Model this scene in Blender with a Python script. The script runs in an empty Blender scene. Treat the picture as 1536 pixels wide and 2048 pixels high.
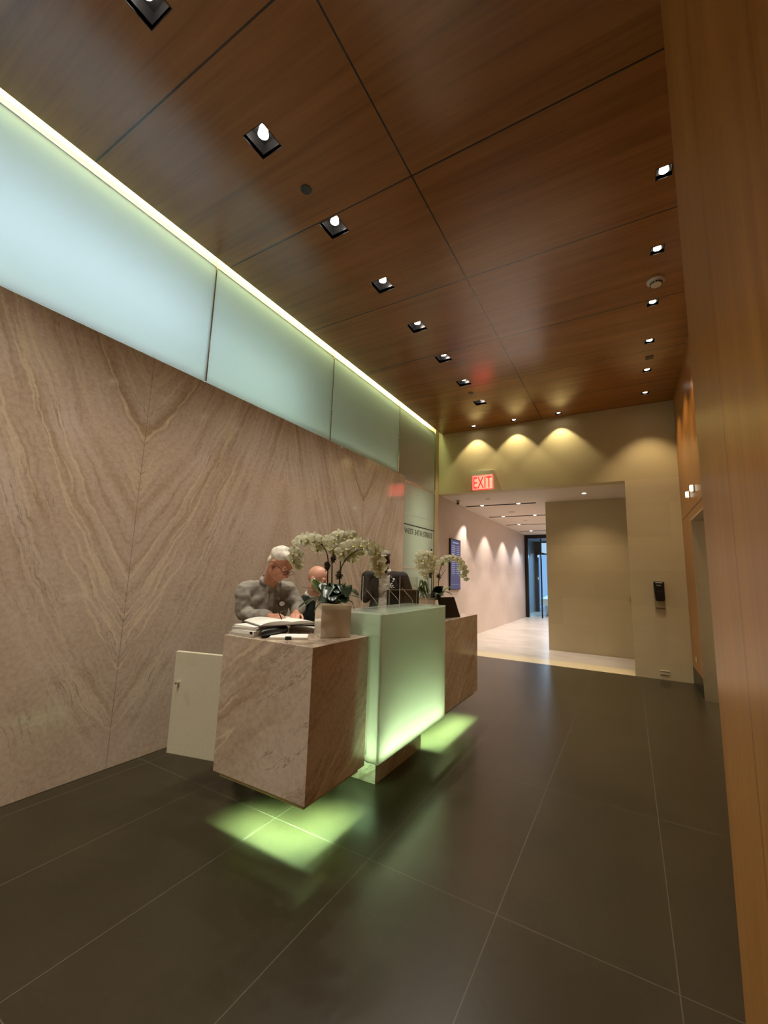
import bpy, bmesh, math, random
from mathutils import Vector, Matrix, Quaternion
random.seed(7)
R = math.radians
SC = bpy.context.scene
COL = SC.collection

# ------------------------------------------------------------------ camera
FPX = 831.18
CF = Vector((-0.5013, 0.8527, 0.1469)).normalized()
def _cam_axes():
    yaw, pitch, roll = 0.531337074, 0.147386012, 0.0307854884
    f = Vector((-math.sin(yaw)*math.cos(pitch), math.cos(yaw)*math.cos(pitch), math.sin(pitch)))
    r = Vector((math.cos(yaw), math.sin(yaw), 0))
    u = r.cross(f)
    return f, math.cos(roll)*r + math.sin(roll)*u, -math.sin(roll)*r + math.cos(roll)*u
CF, CR, CU = _cam_axes()
CAMP = Vector((0, 0, 1.5))
cd = bpy.data.cameras.new('camera'); cam = bpy.data.objects.new('camera', cd); COL.objects.link(cam)
cd.sensor_fit = 'HORIZONTAL'; cd.sensor_width = 36.0; cd.lens = FPX/1536*36.0; cd.clip_start = .02
cam.matrix_world = Matrix(((CR.x, CU.x, -CF.x, 0), (CR.y, CU.y, -CF.y, 0), (CR.z, CU.z, -CF.z, 1.5), (0, 0, 0, 1)))
SC.camera = cam
def at(px, py, d):          # a surveyed point: image direction and measured distance
    return CAMP + (CF + CR*((px-768)/FPX) + CU*((1024-py)/FPX))*d

# ------------------------------------------------------------------ world, exposure
SC.view_settings.view_transform = 'Standard'; SC.view_settings.look = 'None'
SC.view_settings.gamma = 1; SC.view_settings.use_curve_mapping = False
SC.view_settings.exposure = 0.0
w = bpy.data.worlds.new('world'); SC.world = w; w.use_nodes = True
w.node_tree.nodes['Background'].inputs[0].default_value = (.45, .68, 1, 1)
w.node_tree.nodes['Background'].inputs[1].default_value = .9

COOL = (1, .93, .82); WARM = (1, .76, .46); LED = (.52, 1.0, .56); DAY = (.62, .82, 1)
P_LEFT, P_RIGHT, P_BACK, P_HALL = 135, 90, 45, 150
P_UNDER = 2.9
def light(name, kind, loc, power, color, rot=(0, 0, 0), parent=None, **k):
    l = bpy.data.lights.new(name, kind); l.energy = power; l.color = color
    for a, b in k.items(): setattr(l, a, b)
    o = bpy.data.objects.new(name, l); COL.objects.link(o)
    o.location = loc; o.rotation_euler = rot
    if parent:
        o.parent = parent; o.location = Vector(loc) - parent.location
    return o
CEIL = 4.519
# ceiling downlights of the lobby part behind the camera
for i in range(5):
    light('lobby_lamp', 'SPOT', (-2.105, -.02-.9*i, CEIL-.03), P_LEFT, COOL, spot_size=R(115), spot_blend=.7, shadow_soft_size=.03)

# ------------------------------------------------------------------ materials
class NT:
    def __init__(s, name):
        s.m = bpy.data.materials.new(name); s.m.use_nodes = True; s.t = s.m.node_tree
        s.t.nodes.clear()
        s.out = s.n('ShaderNodeOutputMaterial')
    def n(s, typ, ins=None, **k):
        nd = s.t.nodes.new(typ)
        for a, b in k.items(): setattr(nd, a, b)
        if ins:
            for a, b in ins.items():
                if isinstance(b, bpy.types.NodeSocket): s.t.links.new(b, nd.inputs[a])
                else: nd.inputs[a].default_value = b
        return nd
    def math(s, op, a, b=0.0, c=None):
        ins = {0: a, 1: b}
        if c is not None: ins[2] = c
        return s.n('ShaderNodeMath', ins, operation=op).outputs[0]
    def pos(s):
        g = s.n('ShaderNodeTexCoord'); return g.outputs['Object']
    def xyz(s, v):
        x = s.n('ShaderNodeSeparateXYZ', {0: v}); return x.outputs[0], x.outputs[1], x.outputs[2]
    def comb(s, x, y, z): return s.n('ShaderNodeCombineXYZ', {0: x, 1: y, 2: z}).outputs[0]
    def noise(s, v, scale=1.0, detail=3.0, rough=.5, dist=0.0):
        return s.n('ShaderNodeTexNoise', {'Vector': v, 'Scale': scale, 'Detail': detail, 'Roughness': rough, 'Distortion': dist}).outputs[0]
    def ramp(s, f, stops, interp='LINEAR'):
        r = s.n('ShaderNodeValToRGB', {0: f}); r.color_ramp.interpolation = interp
        e = r.color_ramp.elements
        while len(e) < len(stops): e.new(.5)
        for i, (p, c) in enumerate(stops):
            e[i].position = p; e[i].color = (c, c, c, 1) if isinstance(c, (int, float)) else (*c, 1)
        return r.outputs[0]
    def mix(s, f, a, b, mode='MIX'):
        m = s.n('ShaderNodeMix', data_type='RGBA', blend_type=mode)
        for i, v in ((0, f), (6, a), (7, b)):
            if isinstance(v, bpy.types.NodeSocket): s.t.links.new(v, m.inputs[i])
            elif isinstance(v, tuple): m.inputs[i].default_value = (*v[:3], 1)
            else: m.inputs[i].default_value = v
        return m.outputs[2]
    def bump(s, h, strength=.1, dist=.01):
        return s.n('ShaderNodeBump', {'Height': h, 'Strength': strength, 'Distance': dist}).outputs[0]
    def bsdf(s, col, rough=.5, metal=0.0, spec=.5, normal=None, **k):
        ins = {'Roughness': rough, 'Metallic': metal, 'Specular IOR Level': spec}
        ins['Base Color'] = col if isinstance(col, bpy.types.NodeSocket) else (*col, 1)
        if normal is not None: ins['Normal'] = normal
        for a, b in k.items(): ins[a.replace('_', ' ')] = b
        return s.n('ShaderNodeBsdfPrincipled', ins)
    def done(s, sh):
        s.t.links.new(sh if isinstance(sh, bpy.types.NodeSocket) else sh.outputs[0], s.out.inputs[0]); return s.m

def plain(name, col, rough=.5, metal=0.0, spec=.5, var=.12, scale=14, bump=0.0, **k):
    t = NT(name); p = t.pos(); f = t.noise(p, scale, 4)
    c = t.mix(f, tuple(x*(1-var) for x in col), tuple(min(1, x*(1+var)) for x in col))
    nrm = t.bump(t.noise(p, scale*5, 3), bump, .004) if bump else None
    return t.done(t.bsdf(c, rough, metal, spec, nrm, **k))
def emit(name, col, strength):
    t = NT(name); return t.done(t.n('ShaderNodeEmission', {'Color': (*col, 1), 'Strength': strength}))
M = {}
def wood(name, grain, dark, light_, rough, seams_x=(), seams_y=(), seam_w=.006, spec=.5):
    t = NT(name); x, y, z = t.xyz(t.pos())
    if grain == 'x': v1 = t.comb(t.math('MULTIPLY', x, .9), t.math('MULTIPLY', y, 26), z); v2 = t.comb(t.math('MULTIPLY', x, .35), t.math('MULTIPLY', y, 5), z)
    else: v1 = t.comb(t.math('MULTIPLY', x, 30), t.math('MULTIPLY', y, 30), t.math('MULTIPLY', z, .8)); v2 = t.comb(t.math('MULTIPLY', x, 6), t.math('MULTIPLY', y, 6), t.math('MULTIPLY', z, .3))
    f = t.math('ADD', t.math('MULTIPLY', t.noise(v1, 1, 5, .65, .3), .5), t.math('MULTIPLY', t.noise(v2, 1, 4, .6, .6), .5))
    c = t.ramp(f, [(.30, dark), (.5, tuple((a+b)/2 for a, b in zip(dark, light_))), (.70, light_)])
    s = None
    for ax, lst in ((x, seams_x), (y, seams_y)):
        for q in lst:
            m = t.math('COMPARE', ax, q, seam_w)
            s = m if s is None else t.math('MAXIMUM', s, m)
    if s is not None: c = t.mix(s, c, (.01, .006, .003))
    r = t.math('MULTIPLY_ADD', f, .12, rough-.06)
    return t.done(t.bsdf(c, r, 0, spec))
M['ceil_wood'] = wood('ceiling_veneer', 'x', (.20, .072, .011), (.39, .158, .028), .22, (-1.29,), (-.04, 1.21, 2.455, 3.72, 4.96, 6.13, 7.18), spec=1.0)
M['wall_wood'] = wood('wall_veneer', 'z', (.23, .085, .012), (.47, .21, .048), .3, (), (1.55, -.3), .002)

def marble(name, book=True, tone=1.0, ang=2.2, axis='y'):
    t = NT(name); p = t.pos(); x, y, z = t.xyz(p)
    if book:
        P = 3.33
        u = t.math('ABSOLUTE', t.math('SUBTRACT', t.math('FLOORED_MODULO', t.math('ADD', y, -1.865+P/2+P), P), P/2))
        tt = t.math('SUBTRACT', z, t.math('ADD', t.math('MULTIPLY', u, 1.3), t.math('MULTIPLY', t.math('MULTIPLY', u, u), .8)))
        along = t.math('ADD', z, t.math('MULTIPLY', u, .4)); xx = t.math('MULTIPLY', x, .1)
        wv = t.comb(u, z, 0.0)
    else:
        u = t.math('ADD', x, y)
        tt = t.math('SUBTRACT', z, t.math('MULTIPLY', u, ang))
        tt = t.math('MULTIPLY', tt, 1.5)
        along = t.math('ADD', z, u); xx = t.math('MULTIPLY', x, .3); wv = p
    warp = t.math('MULTIPLY', t.math('SUBTRACT', t.noise(wv, 2.2, 5, .6), .5), .35)
    tw = t.math('ADD', tt, warp)
    def S(fa, fb, sc=1, det=5, ro=.6, off=0.0): return t.noise(t.comb(t.math('MULTIPLY', tw, fa), t.math('MULTIPLY', along, fb), t.math('ADD', xx, off)), sc, det, ro)
    base = t.math('ADD', t.math('MULTIPLY', t.noise(wv, 1.1, 6, .6, .6), .6), t.math('MULTIPLY', S(1.4, .25, 1, 4, .6, 21.0), .4))
    c = t.ramp(base, [(.3, (.39*tone, .29*tone, .21*tone)), (.47, (.45*tone, .345*tone, .255*tone)), (.62, (.53*tone, .43*tone, .35*tone)), (.75, (.42*tone, .33*tone, .22*tone))])
    band = t.ramp(S(.85, .15, 1, 2, .5, 3.1), [(.42, 0.0), (.56, 1.0)])
    streak = t.ramp(S(6, .5, 1, 6, .62), [(.36, 1.0), (.5, .25), (.62, 0.0)])
    c = t.mix(t.math('MULTIPLY', t.math('MULTIPLY', streak, band), .85), c, (.27*tone, .17*tone, .09*tone))
    lightv = t.ramp(t.math('ABSOLUTE', t.math('SUBTRACT', S(3.2, .35, 1, 3, .5, 7.7), .5)), [(0.0, 1.0), (.012, .7), (.03, 0.0)])
    c = t.mix(t.math('MULTIPLY', t.math('MULTIPLY', lightv, band), .8), c, (.60*tone, .49*tone, .33*tone))
    darkv = t.ramp(t.math('ABSOLUTE', t.math('SUBTRACT', S(4.4, .45, 1, 6, .68, 12.3), .47)), [(0.0, 1.0), (.004, .6), (.012, 0.0)])
    gate = t.ramp(t.noise(wv, 1.7, 2), [(.44, 0.0), (.58, 1.0)])
    c = t.mix(t.math('MULTIPLY', t.math('MULTIPLY', darkv, gate), .75), c, (.10, .06, .035))
    sp = t.noise(wv, 34, 4, .7)
    c = t.mix(.16, c, t.ramp(sp, [(.35, (.22, .15, .09)), (.6, (.72, .6, .48))]))
    if book:   # slab joints
        s = t.math('MAXIMUM', t.math('COMPARE', y, 1.865, .0022), t.math('COMPARE', y, 5.195, .0035))
        c = t.mix(t.math('MULTIPLY', s, .6), c, (.12, .08, .05))
        c = t.mix(t.math('MULTIPLY', t.math('COMPARE', y, 3.53, .001), .4), c, (.12, .08, .05))
    return t.done(t.bsdf(c, .09, 0, .5))
M['marble_wall'] = marble('bookmatched_marble', tone=1.12)
M['marble_desk'] = marble('desk_marble', False, 1.0, .75)
def floor_mat():
    t = NT('floor_stone'); p = t.pos(); x, y, z = t.xyz(p)
    c = t.ramp(t.noise(p, 1.6, 6, .6), [(.3, (.019, .0145, .0065)), (.7, (.031, .0235, .0105))])
    sm = t.noise(t.comb(x, t.math('MULTIPLY', y, .6), z), 3, 3, .5)
    c = t.mix(.22, c, t.ramp(t.noise(p, 45, 2), [(.3, (.016, .012, .007)), (.7, (.038, .030, .018))]))
    fx = t.math('ABSOLUTE', t.math('SUBTRACT', t.math('FLOORED_MODULO', t.math('ADD', x, 9.381), .6765), .33825))
    fy = t.math('ABSOLUTE', t.math('SUBTRACT', t.math('FLOORED_MODULO', t.math('ADD', y, 9.866), 1.33), .665))
    # joints where the folded coordinate reaches its half period
    jx = t.math('GREATER_THAN', fx, .33825-.0022); jy = t.math('GREATER_THAN', fy, .665-.0022)
    j = t.math('MAXIMUM', jx, jy)
    c = t.mix(t.math('MULTIPLY', j, .5), c, (.12, .105, .08))
    return t.done(t.bsdf(c, .29, 0, .5))
M['floor'] = floor_mat()
def stone(name, c1, c2, mort, ax='x', bw=1.25, bh=.56, rough=.45):
    t = NT(name); x, y, z = t.xyz(t.pos())
    a = x if ax == 'x' else y
    v = t.comb(a, z if ax != 'xy' else y, 0.0)
    b = t.n('ShaderNodeTexBrick', {'Vector': v, 'Color1': (*c1, 1), 'Color2': (*c2, 1), 'Mortar': (*mort, 1), 'Scale': 1.0, 'Mortar Size': .0018, 'Mortar Smooth': .3, 'Bias': 0.0, 'Brick Width': bw, 'Row Height': bh}).outputs[0]
    f = t.noise(t.comb(a, t.math('MULTIPLY', z, 2.5), y), 2.2, 6, .6)
    c = t.mix(.35, b, t.ramp(f, [(.3, tuple(q*.85 for q in c1)), (.7, tuple(min(1, q*1.12) for q in c2))]))
    return t.done(t.bsdf(c, rough, 0, .4))
M['stone_back'] = stone('honed_limestone', (.66, .56, .37), (.57, .48, .315), (.50, .42, .28))
M['stone_hall'] = stone('hall_limestone', (.67, .56, .48), (.61, .50, .42), (.48, .38, .32), 'y', 2.6, .82)
M['paint_back'] = plain('beige_paint', (.56, .47, .27), .6, var=.03, scale=3)
M['paint_hall'] = plain('white_ceiling_paint', (.68, .6, .52), .7, var=.02, scale=3)
def hall_floor():
    t = NT('hall_floor_stone'); x, y, z = t.xyz(t.pos())
    c = t.ramp(t.noise(t.comb(t.math('MULTIPLY', x, .7), t.math('MULTIPLY', y, 1.6), z), 2, 5, .6), [(.3, (.50, .45, .38)), (.7, (.66, .60, .52))])
    c = t.mix(t.math('LESS_THAN', y, 8.62), c, (.68, .58, .38))
    c = t.mix(t.math('COMPARE', y, 8.62, .003), c, (.35, .3, .24))
    return t.done(t.bsdf(c, .28, 0, .5))
M['hall_floor'] = hall_floor()
def frosted(name, col, trans, rough=.35):
    t = NT(name)
    tr = t.n('ShaderNodeBsdfTranslucent', {'Color': (*trans, 1)})
    df = t.n('ShaderNodeBsdfDiffuse', {'Color': (*col, 1)})
    g = t.n('ShaderNodeBsdfGlossy', {'Color': (1, 1, 1, 1), 'Roughness': rough})
    m = t.n('ShaderNodeMixShader', {0: .42, 1: tr.outputs[0], 2: df.outputs[0]})
    lw = t.n('ShaderNodeLayerWeight', {'Blend': .5}).outputs[1]
    fr = t.math('MULTIPLY_ADD', t.math('POWER', lw, 5.0), .9, .04)
    m2 = t.n('ShaderNodeMixShader', {0: fr, 1: m.outputs[0], 2: g.outputs[0]})
    return t.done(m2)
M['clerestory'] = frosted('frosted_glass', (.60, .63, .58), (.80, .82, .80), .4)
M['case_glass'] = frosted('desk_frosted_glass', (.46, .48, .42), (.84, .88, .80), .1)
M['door_glass'] = frosted('door_frosted_glass', (.56, .57, .48), (.5, .53, .45), .35)
M['steel'] = plain('brushed_steel', (.78, .70, .58), .38, 1.0, var=.08, scale=6)
M['chrome'] = plain('polished_steel', (.75, .72, .66), .12, 1.0, var=.03)
M['black_metal'] = plain('black_metal', (.012, .011, .010), .35, .3)
M['black_plastic'] = plain('black_plastic', (.010, .009, .009), .28, 0)
M['lamp_black'] = plain('lamp_housing', (.035, .032, .03), .22, .6)
M['white_plastic'] = plain('white_plastic', (.68, .66, .6), .4, var=.04)
M['white_paint'] = plain('white_paint', (.72, .70, .64), .6, var=.02)
M['cream'] = plain('cream_laminate', (.56, .48, .35), .32, var=.05, scale=4)
M['paper'] = plain('paper', (.72, .69, .63), .6, var=.05, scale=30)
M['paper_grey'] = plain('magazine_paper', (.42, .38, .33), .4, var=.15, scale=20)
M['ceramic'] = plain('ceramic', (.60, .54, .43), .12, var=.04, scale=5)
M['leaf'] = plain('orchid_leaf', (.010, .022, .008), .26, var=.35, scale=9)
M['leaf_light'] = plain('fresh_leaf', (.10, .16, .045), .22, var=.3, scale=9)
M['stem'] = plain('orchid_stem', (.05, .055, .018), .4, var=.2)
M['moss'] = plain('brown_moss', (.05, .035, .015), .9, var=.5, scale=60, bump=.6)
def petal():
    t = NT('petal'); p = t.pos()
    c = t.mix(t.noise(p, 30, 3), (.62, .60, .42), (.76, .74, .58))
    a = t.bsdf(c, .5, 0, .3); b = t.n('ShaderNodeBsdfTranslucent', {'Color': (.7, .7, .45, 1)})
    return t.done(t.n('ShaderNodeMixShader', {0: .3, 1: a.outputs[0], 2: b.outputs[0]}))
M['petal'] = petal()
M['lip'] = plain('orchid_lip', (.45, .38, .10), .5, var=.2)
M['lamp'] = emit('lamp_face', (1, .95, .88), 26)
M['lamp_warm'] = emit('lamp_face_warm', (1, .9, .72), 26)
M['led'] = emit('led_strip', (.78, 1, .45), 5)
M['led_dot'] = emit('led_dot', (.72, 1, .5), 14)
M['red'] = emit('exit_letter', (1, .03, .03), 1.6)
def clear(name, tint=(1, 1, 1), rough=.0):
    t = NT(name)
    a = t.n('ShaderNodeBsdfTransparent', {'Color': (*tint, 1)}); g = t.n('ShaderNodeBsdfGlossy', {'Roughness': .02})
    lw = t.n('ShaderNodeLayerWeight', {'Blend': .5}).outputs[1]
    f = t.math('MULTIPLY_ADD', t.math('POWER', lw, 5.0), .85, .025)
    return t.done(t.n('ShaderNodeMixShader', {0: f, 1: a.outputs[0], 2: g.outputs[0]}))
M['acrylic'] = clear('clear_acrylic', (.98, .98, .96)); M['acrylic_edge'] = plain('acrylic_edge', (.36, .38, .31), .2)
M['pane'] = clear('clear_glass', (.8, .92, 1))

# ------------------------------------------------------------------ geometry helpers
def box(bm, a, b, mat=0):
    x0, y0, z0 = a; x1, y1, z1 = b
    vs = [bm.verts.new(p) for p in ((x0, y0, z0), (x1, y0, z0), (x1, y1, z0), (x0, y1, z0), (x0, y0, z1), (x1, y0, z1), (x1, y1, z1), (x0, y1, z1))]
    for f in ((0, 3, 2, 1), (4, 5, 6, 7), (0, 1, 5, 4), (1, 2, 6, 5), (2, 3, 7, 6), (3, 0, 4, 7)):
        q = bm.faces.new([vs[i] for i in f]); q.material_index = mat
    return vs
def quad(bm, pts):
    return bm.faces.new([bm.verts.new(p) for p in pts])
def ring_tube(bm, pts, rads, seg=8, cap=True, flat=1.0):
    pts = [Vector(p) for p in pts]; n = len(pts)
    if isinstance(rads, (int, float)): rads = [rads]*n
    prev = None; rings = []
    for i, p in enumerate(pts):
        d = (pts[min(i+1, n-1)] - pts[max(i-1, 0)]).normalized()
        if prev is None:
            a = Vector((0, 0, 1)) if abs(d.z) < .9 else Vector((1, 0, 0)); s = d.cross(a).normalized()
        else: s = (prev - d*prev.dot(d)).normalized()
        prev = s; t = d.cross(s)
        rings.append([bm.verts.new(p + (s*math.cos(2*math.pi*k/seg) + t*math.sin(2*math.pi*k/seg)*flat)*rads[i]) for k in range(seg)])
    for a, b in zip(rings, rings[1:]):
        for k in range(seg): bm.faces.new((a[k], a[(k+1) % seg], b[(k+1) % seg], b[k]))
    if cap:
        bm.faces.new(rings[0][::-1]); bm.faces.new(rings[-1])
def capsule(bm, p0, p1, r0, r1=None, seg=14):
    if r1 is None: r1 = r0
    p0 = Vector(p0); p1 = Vector(p1); d = (p1-p0); L = d.length
    d = d.normalized() if L > 1e-6 else Vector((0, 0, 1))
    pts, rs = [], []
    for a in (-80, -55, -30, 0): pts.append(p0 + d*r0*math.sin(R(a))); rs.append(r0*math.cos(R(a)))
    for a in (0, 30, 55, 80):
        q = p1 + d*r1*math.sin(R(a))
        if a == 0 and L < 1e-6: continue
        pts.append(q); rs.append(r1*math.cos(R(a)))
    ring_tube(bm, pts, rs, seg)
def ellip(bm, c, r, Mx=None, seg=20):
    m = Matrix.Translation(Vector(c)) @ (Mx.to_4x4() if Mx else Matrix()) @ Matrix.Diagonal((*r, 1))
    bmesh.ops.create_uvsphere(bm, u_segments=seg, v_segments=max(8, seg*2//3), radius=1, matrix=m)
def cyl(bm, c, r, z0, z1, seg=24, r2=None):
    c = Vector((c[0], c[1], 0)); ring_tube(bm, [c+Vector((0, 0, z0)), c+Vector((0, 0, z1))], [r, r if r2 is None else r2], seg)
def prism(bm, poly, a, b, axis):     # poly in the other two axes, extruded a..b along axis
    def P(u, v, q): return {'x': (q, u, v), 'y': (u, q, v), 'z': (u, v, q)}[axis]
    A = [bm.verts.new(P(u, v, a)) for u, v in poly]; B = [bm.verts.new(P(u, v, b)) for u, v in poly]
    n = len(poly)
    for i in range(n): bm.faces.new((A[i], A[(i+1) % n], B[(i+1) % n], B[i]))
    bm.faces.new(A[::-1]); bm.faces.new(B)
def obj(name, bm, mats, parent=None, smooth=False, bevel=0.0, seg=2, loc=None):
    bmesh.ops.recalc_face_normals(bm, faces=bm.faces)
    if loc is None and parent is not None: loc = None
    me = bpy.data.meshes.new(name)
    off = Vector(parent['_o']) if parent is not None and '_o' in parent else (Vector(loc) if loc else Vector((0, 0, 0)))
    if off.length: bmesh.ops.translate(bm, verts=bm.verts, vec=-off)
    bm.to_mesh(me); bm.free()
    for m in (mats if isinstance(mats, (list, tuple)) else [mats]): me.materials.append(m)
    o = bpy.data.objects.new(name, me); COL.objects.link(o)
    if parent is not None: o.parent = parent; o['_o'] = parent['_o'] if '_o' in parent else (0, 0, 0)
    elif loc: o.location = loc; o['_o'] = tuple(loc)
    if smooth:
        for p in me.polygons: p.use_smooth = True
    if bevel:
        b = o.modifiers.new('bevel', 'BEVEL'); b.width = bevel; b.segments = seg; b.limit_method = 'ANGLE'
    return o
def B(): return bmesh.new()
def bxo(name, a, b, mat, parent=None, bevel=0.0, loc=None):
    bm = B(); box(bm, a, b); return obj(name, bm, mat, parent, bevel=bevel, loc=loc)
def thing(name, label, cat, loc=(0, 0, 0), group=None):
    o = bpy.data.objects.new(name, None); COL.objects.link(o); o.location = loc; o['_o'] = tuple(loc); o.empty_display_size = .1
    return tag(o, label, cat, group)
def tag(o, label, cat, group=None):
    o['label'] = label; o['category'] = cat
    if group: o['group'] = group
    return o
def struct(name, bm, mat, bevel=0.0):
    o = obj(name, bm, mat, bevel=bevel); o['kind'] = 'structure'; return o
def sbox(name, a, b, mat, bevel=0.0):
    bm = B(); box(bm, a, b); return struct(name, bm, mat, bevel)
def text_mesh(name, body, size, mat, parent, mtx, depth=.004, sx=1.0):
    cu = bpy.data.curves.new(name, 'FONT'); cu.body = body; cu.size = size; cu.extrude = depth; cu.resolution_u = 3
    tmp = bpy.data.objects.new('tmp', cu); COL.objects.link(tmp)
    me = bpy.data.meshes.new_from_object(tmp); bpy.data.objects.remove(tmp)
    xs = [v.co.x for v in me.vertices]; w_ = max(xs)-min(xs); x0 = min(xs)
    for v in me.vertices: v.co.x = (v.co.x-x0)*(sx/w_ if sx != 1.0 else 1)
    me.transform(mtx)
    if parent is not None and '_o' in parent: me.transform(Matrix.Translation(-Vector(parent['_o'])))
    me.materials.clear(); me.materials.append(mat)
    o = bpy.data.objects.new(name, me); COL.objects.link(o)
    if parent is not None: o.parent = parent; o['_o'] = parent['_o'] if '_o' in parent else (0, 0, 0)
    return o

# ------------------------------------------------------------------ room shell
XL, XR, YB, YN = -3.425, .78, 8.09, -4.6
sbox('floor', (XL-.3, YN, -.1), (1.9, YB, 0), M['floor'])
LEFT = [.87+.8455*k for k in range(8)]
RIGHT = [3.326+.852*k for k in range(6)]
BACK = [-2.583, -1.779, -.974]
def holed(x0, x1, y0, y1, z, holes, bm):
    xs = sorted({x0, x1, *[h[0] for h in holes], *[h[1] for h in holes]}); ys = sorted({y0, y1, *[h[2] for h in holes], *[h[3] for h in holes]})
    for i in range(len(xs)-1):
        for j in range(len(ys)-1):
            cx, cy = (xs[i]+xs[i+1])/2, (ys[j]+ys[j+1])/2
            if any(h[0] < cx < h[1] and h[2] < cy < h[3] for h in holes): continue
            quad(bm, [(xs[i], ys[j], z), (xs[i], ys[j+1], z), (xs[i+1], ys[j+1], z), (xs[i+1], ys[j], z)])
    bmesh.ops.remove_doubles(bm, verts=bm.verts, dist=1e-5)
holes = []
lamps = []
for k, y in enumerate(LEFT): lamps.append((-2.105, y, .092, 'L', k))
for k, y in enumerate(RIGHT): lamps.append((.372, y, .05, 'R', k))
for k, x in enumerate(BACK): lamps.append((x, 7.89, .05, 'B', k))
for x, y, s, _, _ in lamps: holes.append((x-s, x+s, y-s, y+s))
bm = B(); holed(-3.345, 1.9, YN, YB, CEIL, holes, bm)
g = bmesh.ops.extrude_face_region(bm, geom=bm.faces[:]); bmesh.ops.translate(bm, verts=[v for v in g['geom'] if isinstance(v, bmesh.types.BMVert)], vec=(0, 0, .035))
struct('ceiling', bm, M['ceil_wood'])
# plenum above the ceiling and the light slot beside the left wall
sbox('trim_1', (XL-.75, YN, 4.85), (2.0, YB+.2, 4.95), M['black_metal'])
sbox('trim_2', (-3.345, YN, CEIL+.0355), (-3.325, YB, 4.85), M['white_paint'])
# left wall: bookmatched marble below, glass strip above
sbox('wall_left', (XL-.06, YN, 0), (XL, 6.54, 3.27), M['marble_wall'], .003)
sbox('wall_left_back', (XL-.75, YN, 0), (XL-.62, YB+.2, 4.85), M['white_paint'])
sbox('trim_3', (XL-.62, YN, 3.16), (XL-.06, YB, 3.20), M['white_paint'])
sbox('trim_4', (XL-.62, YN, 4.62), (XL-.02, YB, 4.66), M['white_paint'])
sbox('trim_5', (XL-.03, YN, 4.503), (XL-.005, YB, 4.85), M['cream'])
# clerestory lights: tall panes between thin steel fins
joints = [-3.5, -1.54, .41, 2.363, 4.31, 6.27, 7.9]
def pane_mesh(y0, y1, z0, z1): bm = B(); box(bm, (XL-.012, y0+.006, z0), (XL, y1-.006, z1)); return bm
for i in range(len(joints)-1):
    y0, y1 = joints[i], joints[i+1]
    bm = pane_mesh(y0, y1, 3.275, 4.489)
    if i == 5: box(bm, (XL-.012, 6.55, 3.20), (XL, y1-.006, 3.275))
    o = struct('window_%d' % (i+1), bm, M['clerestory'])
    bm = B(); box(bm, (XL-.014, y0+.006, 4.489), (XL+.006, y1-.006, 4.503)); obj('top_rail', bm, M['steel'], o)
    bm = B(); box(bm, (XL-.02, y1-.006, 3.275), (XL+.012, y1+.006, 4.85)); obj('mullion', bm, M['chrome'], o)
# partitions in the light box
for y in (6.27,): sbox('trim_6', (XL-.62, y-.01, 3.2), (XL-.02, y+.01, 4.62), M['white_paint'])
# glass door bay at the far end of the left wall
sbox('trim_7', (XL-.02, 6.545, 3.18), (XL+.004, 7.9, 3.20), M['steel'])
sbox('window_7', (XL-.012, 6.545, 2.41), (XL, 7.87, 3.18), M['door_glass'])
sbox('trim_8', (XL-.02, 6.545, 2.395), (XL+.006, 7.9, 2.41), M['black_metal'])
d = sbox('door_1', (XL-.012, 6.55, .02), (XL, 7.86, 2.393), M['door_glass'])
bm = B(); box(bm, (XL+.03, 7.68, 1.93), (XL+.045, 7.70, 2.02)); box(bm, (XL, 7.685, 1.97), (XL+.03, 7.695, 1.98)); obj('door_handle', bm, M['black_metal'], d)
bm = B(); box(bm, (XL, 6.55, 1.61), (XL+.006, 7.86, 1.63)); obj('door_rail', bm, M['steel'], d)
bm = B(); box(bm, (XL, 6.55, 2.59), (XL+.004, 7.72, 2.60)); obj('sight_line', bm, M['white_plastic'], bpy.data.objects['window_7'])
MT = Matrix.Rotation(R(90), 4, 'Z') @ Matrix.Rotation(R(90), 4, 'X')     # text faces +x, reads towards +y
for body, ya, yb in (('WEST', 6.56, 6.93), ('34TH', 6.985, 7.30), ('STREET', 7.36, 7.79)):
    text_mesh('sign_letters', body, .15, plain('grey_letter', (.16, .155, .13), .5), d, Matrix.Translation((XL+.004, ya, 2.235)) @ MT, .003, yb-ya)
sbox('trim_9', (XL-.05, 7.872, 0), (XL+.004, 7.893, 4.49), plain('bronze_post', (.16, .14, .10), .4))
sbox('trim_10', (XL-.62, 6.545, 0), (XL-.5, YB, 3.16), M['white_paint'])
sbox('trim_11', (XL-.06, 7.9, 0), (XL, YB, 4.6), M['paint_back'])
# back wall with the hall opening
OX0, OX1, OZ, YI = XL-.005, .02, 3.206, 9.78
bm = B(); box(bm, (XL-.75, YB, OZ), (1.9, YB+.25, 4.85)); struct('wall_back', bm, M['paint_back'])
sbox('wall_back_right', (OX1, YB-.004, 0), (1.9, YB+.25, OZ), M['stone_back'])
sbox('wall_hall_right', (-1.545, YI, 0), (1.9, YI+.2, OZ), M['stone_back'])
sbox('wall_hall_return', (-1.545, YI+.2, 0), (-1.35, 17.2, OZ), M['stone_hall'])
sbox('wall_alcove', (.6, YB+.25, 0), (.8, YI, OZ), M['stone_back'])
sbox('wall_hall_left', (OX0-.3, YB-.0, 0), (OX0-.02, 9.95, OZ), M['stone_hall'])
sbox('wall_hall_far', (OX0-.4, 9.95, 0), (OX0-.10, 17.2, OZ), M['stone_hall'])
sbox('floor_hall', (-4.0, YB, -.1), (1.9, 24, .0), M['hall_floor'])
SLOTS = [9.8, 11.8, 13.77, 15.74]
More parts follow.
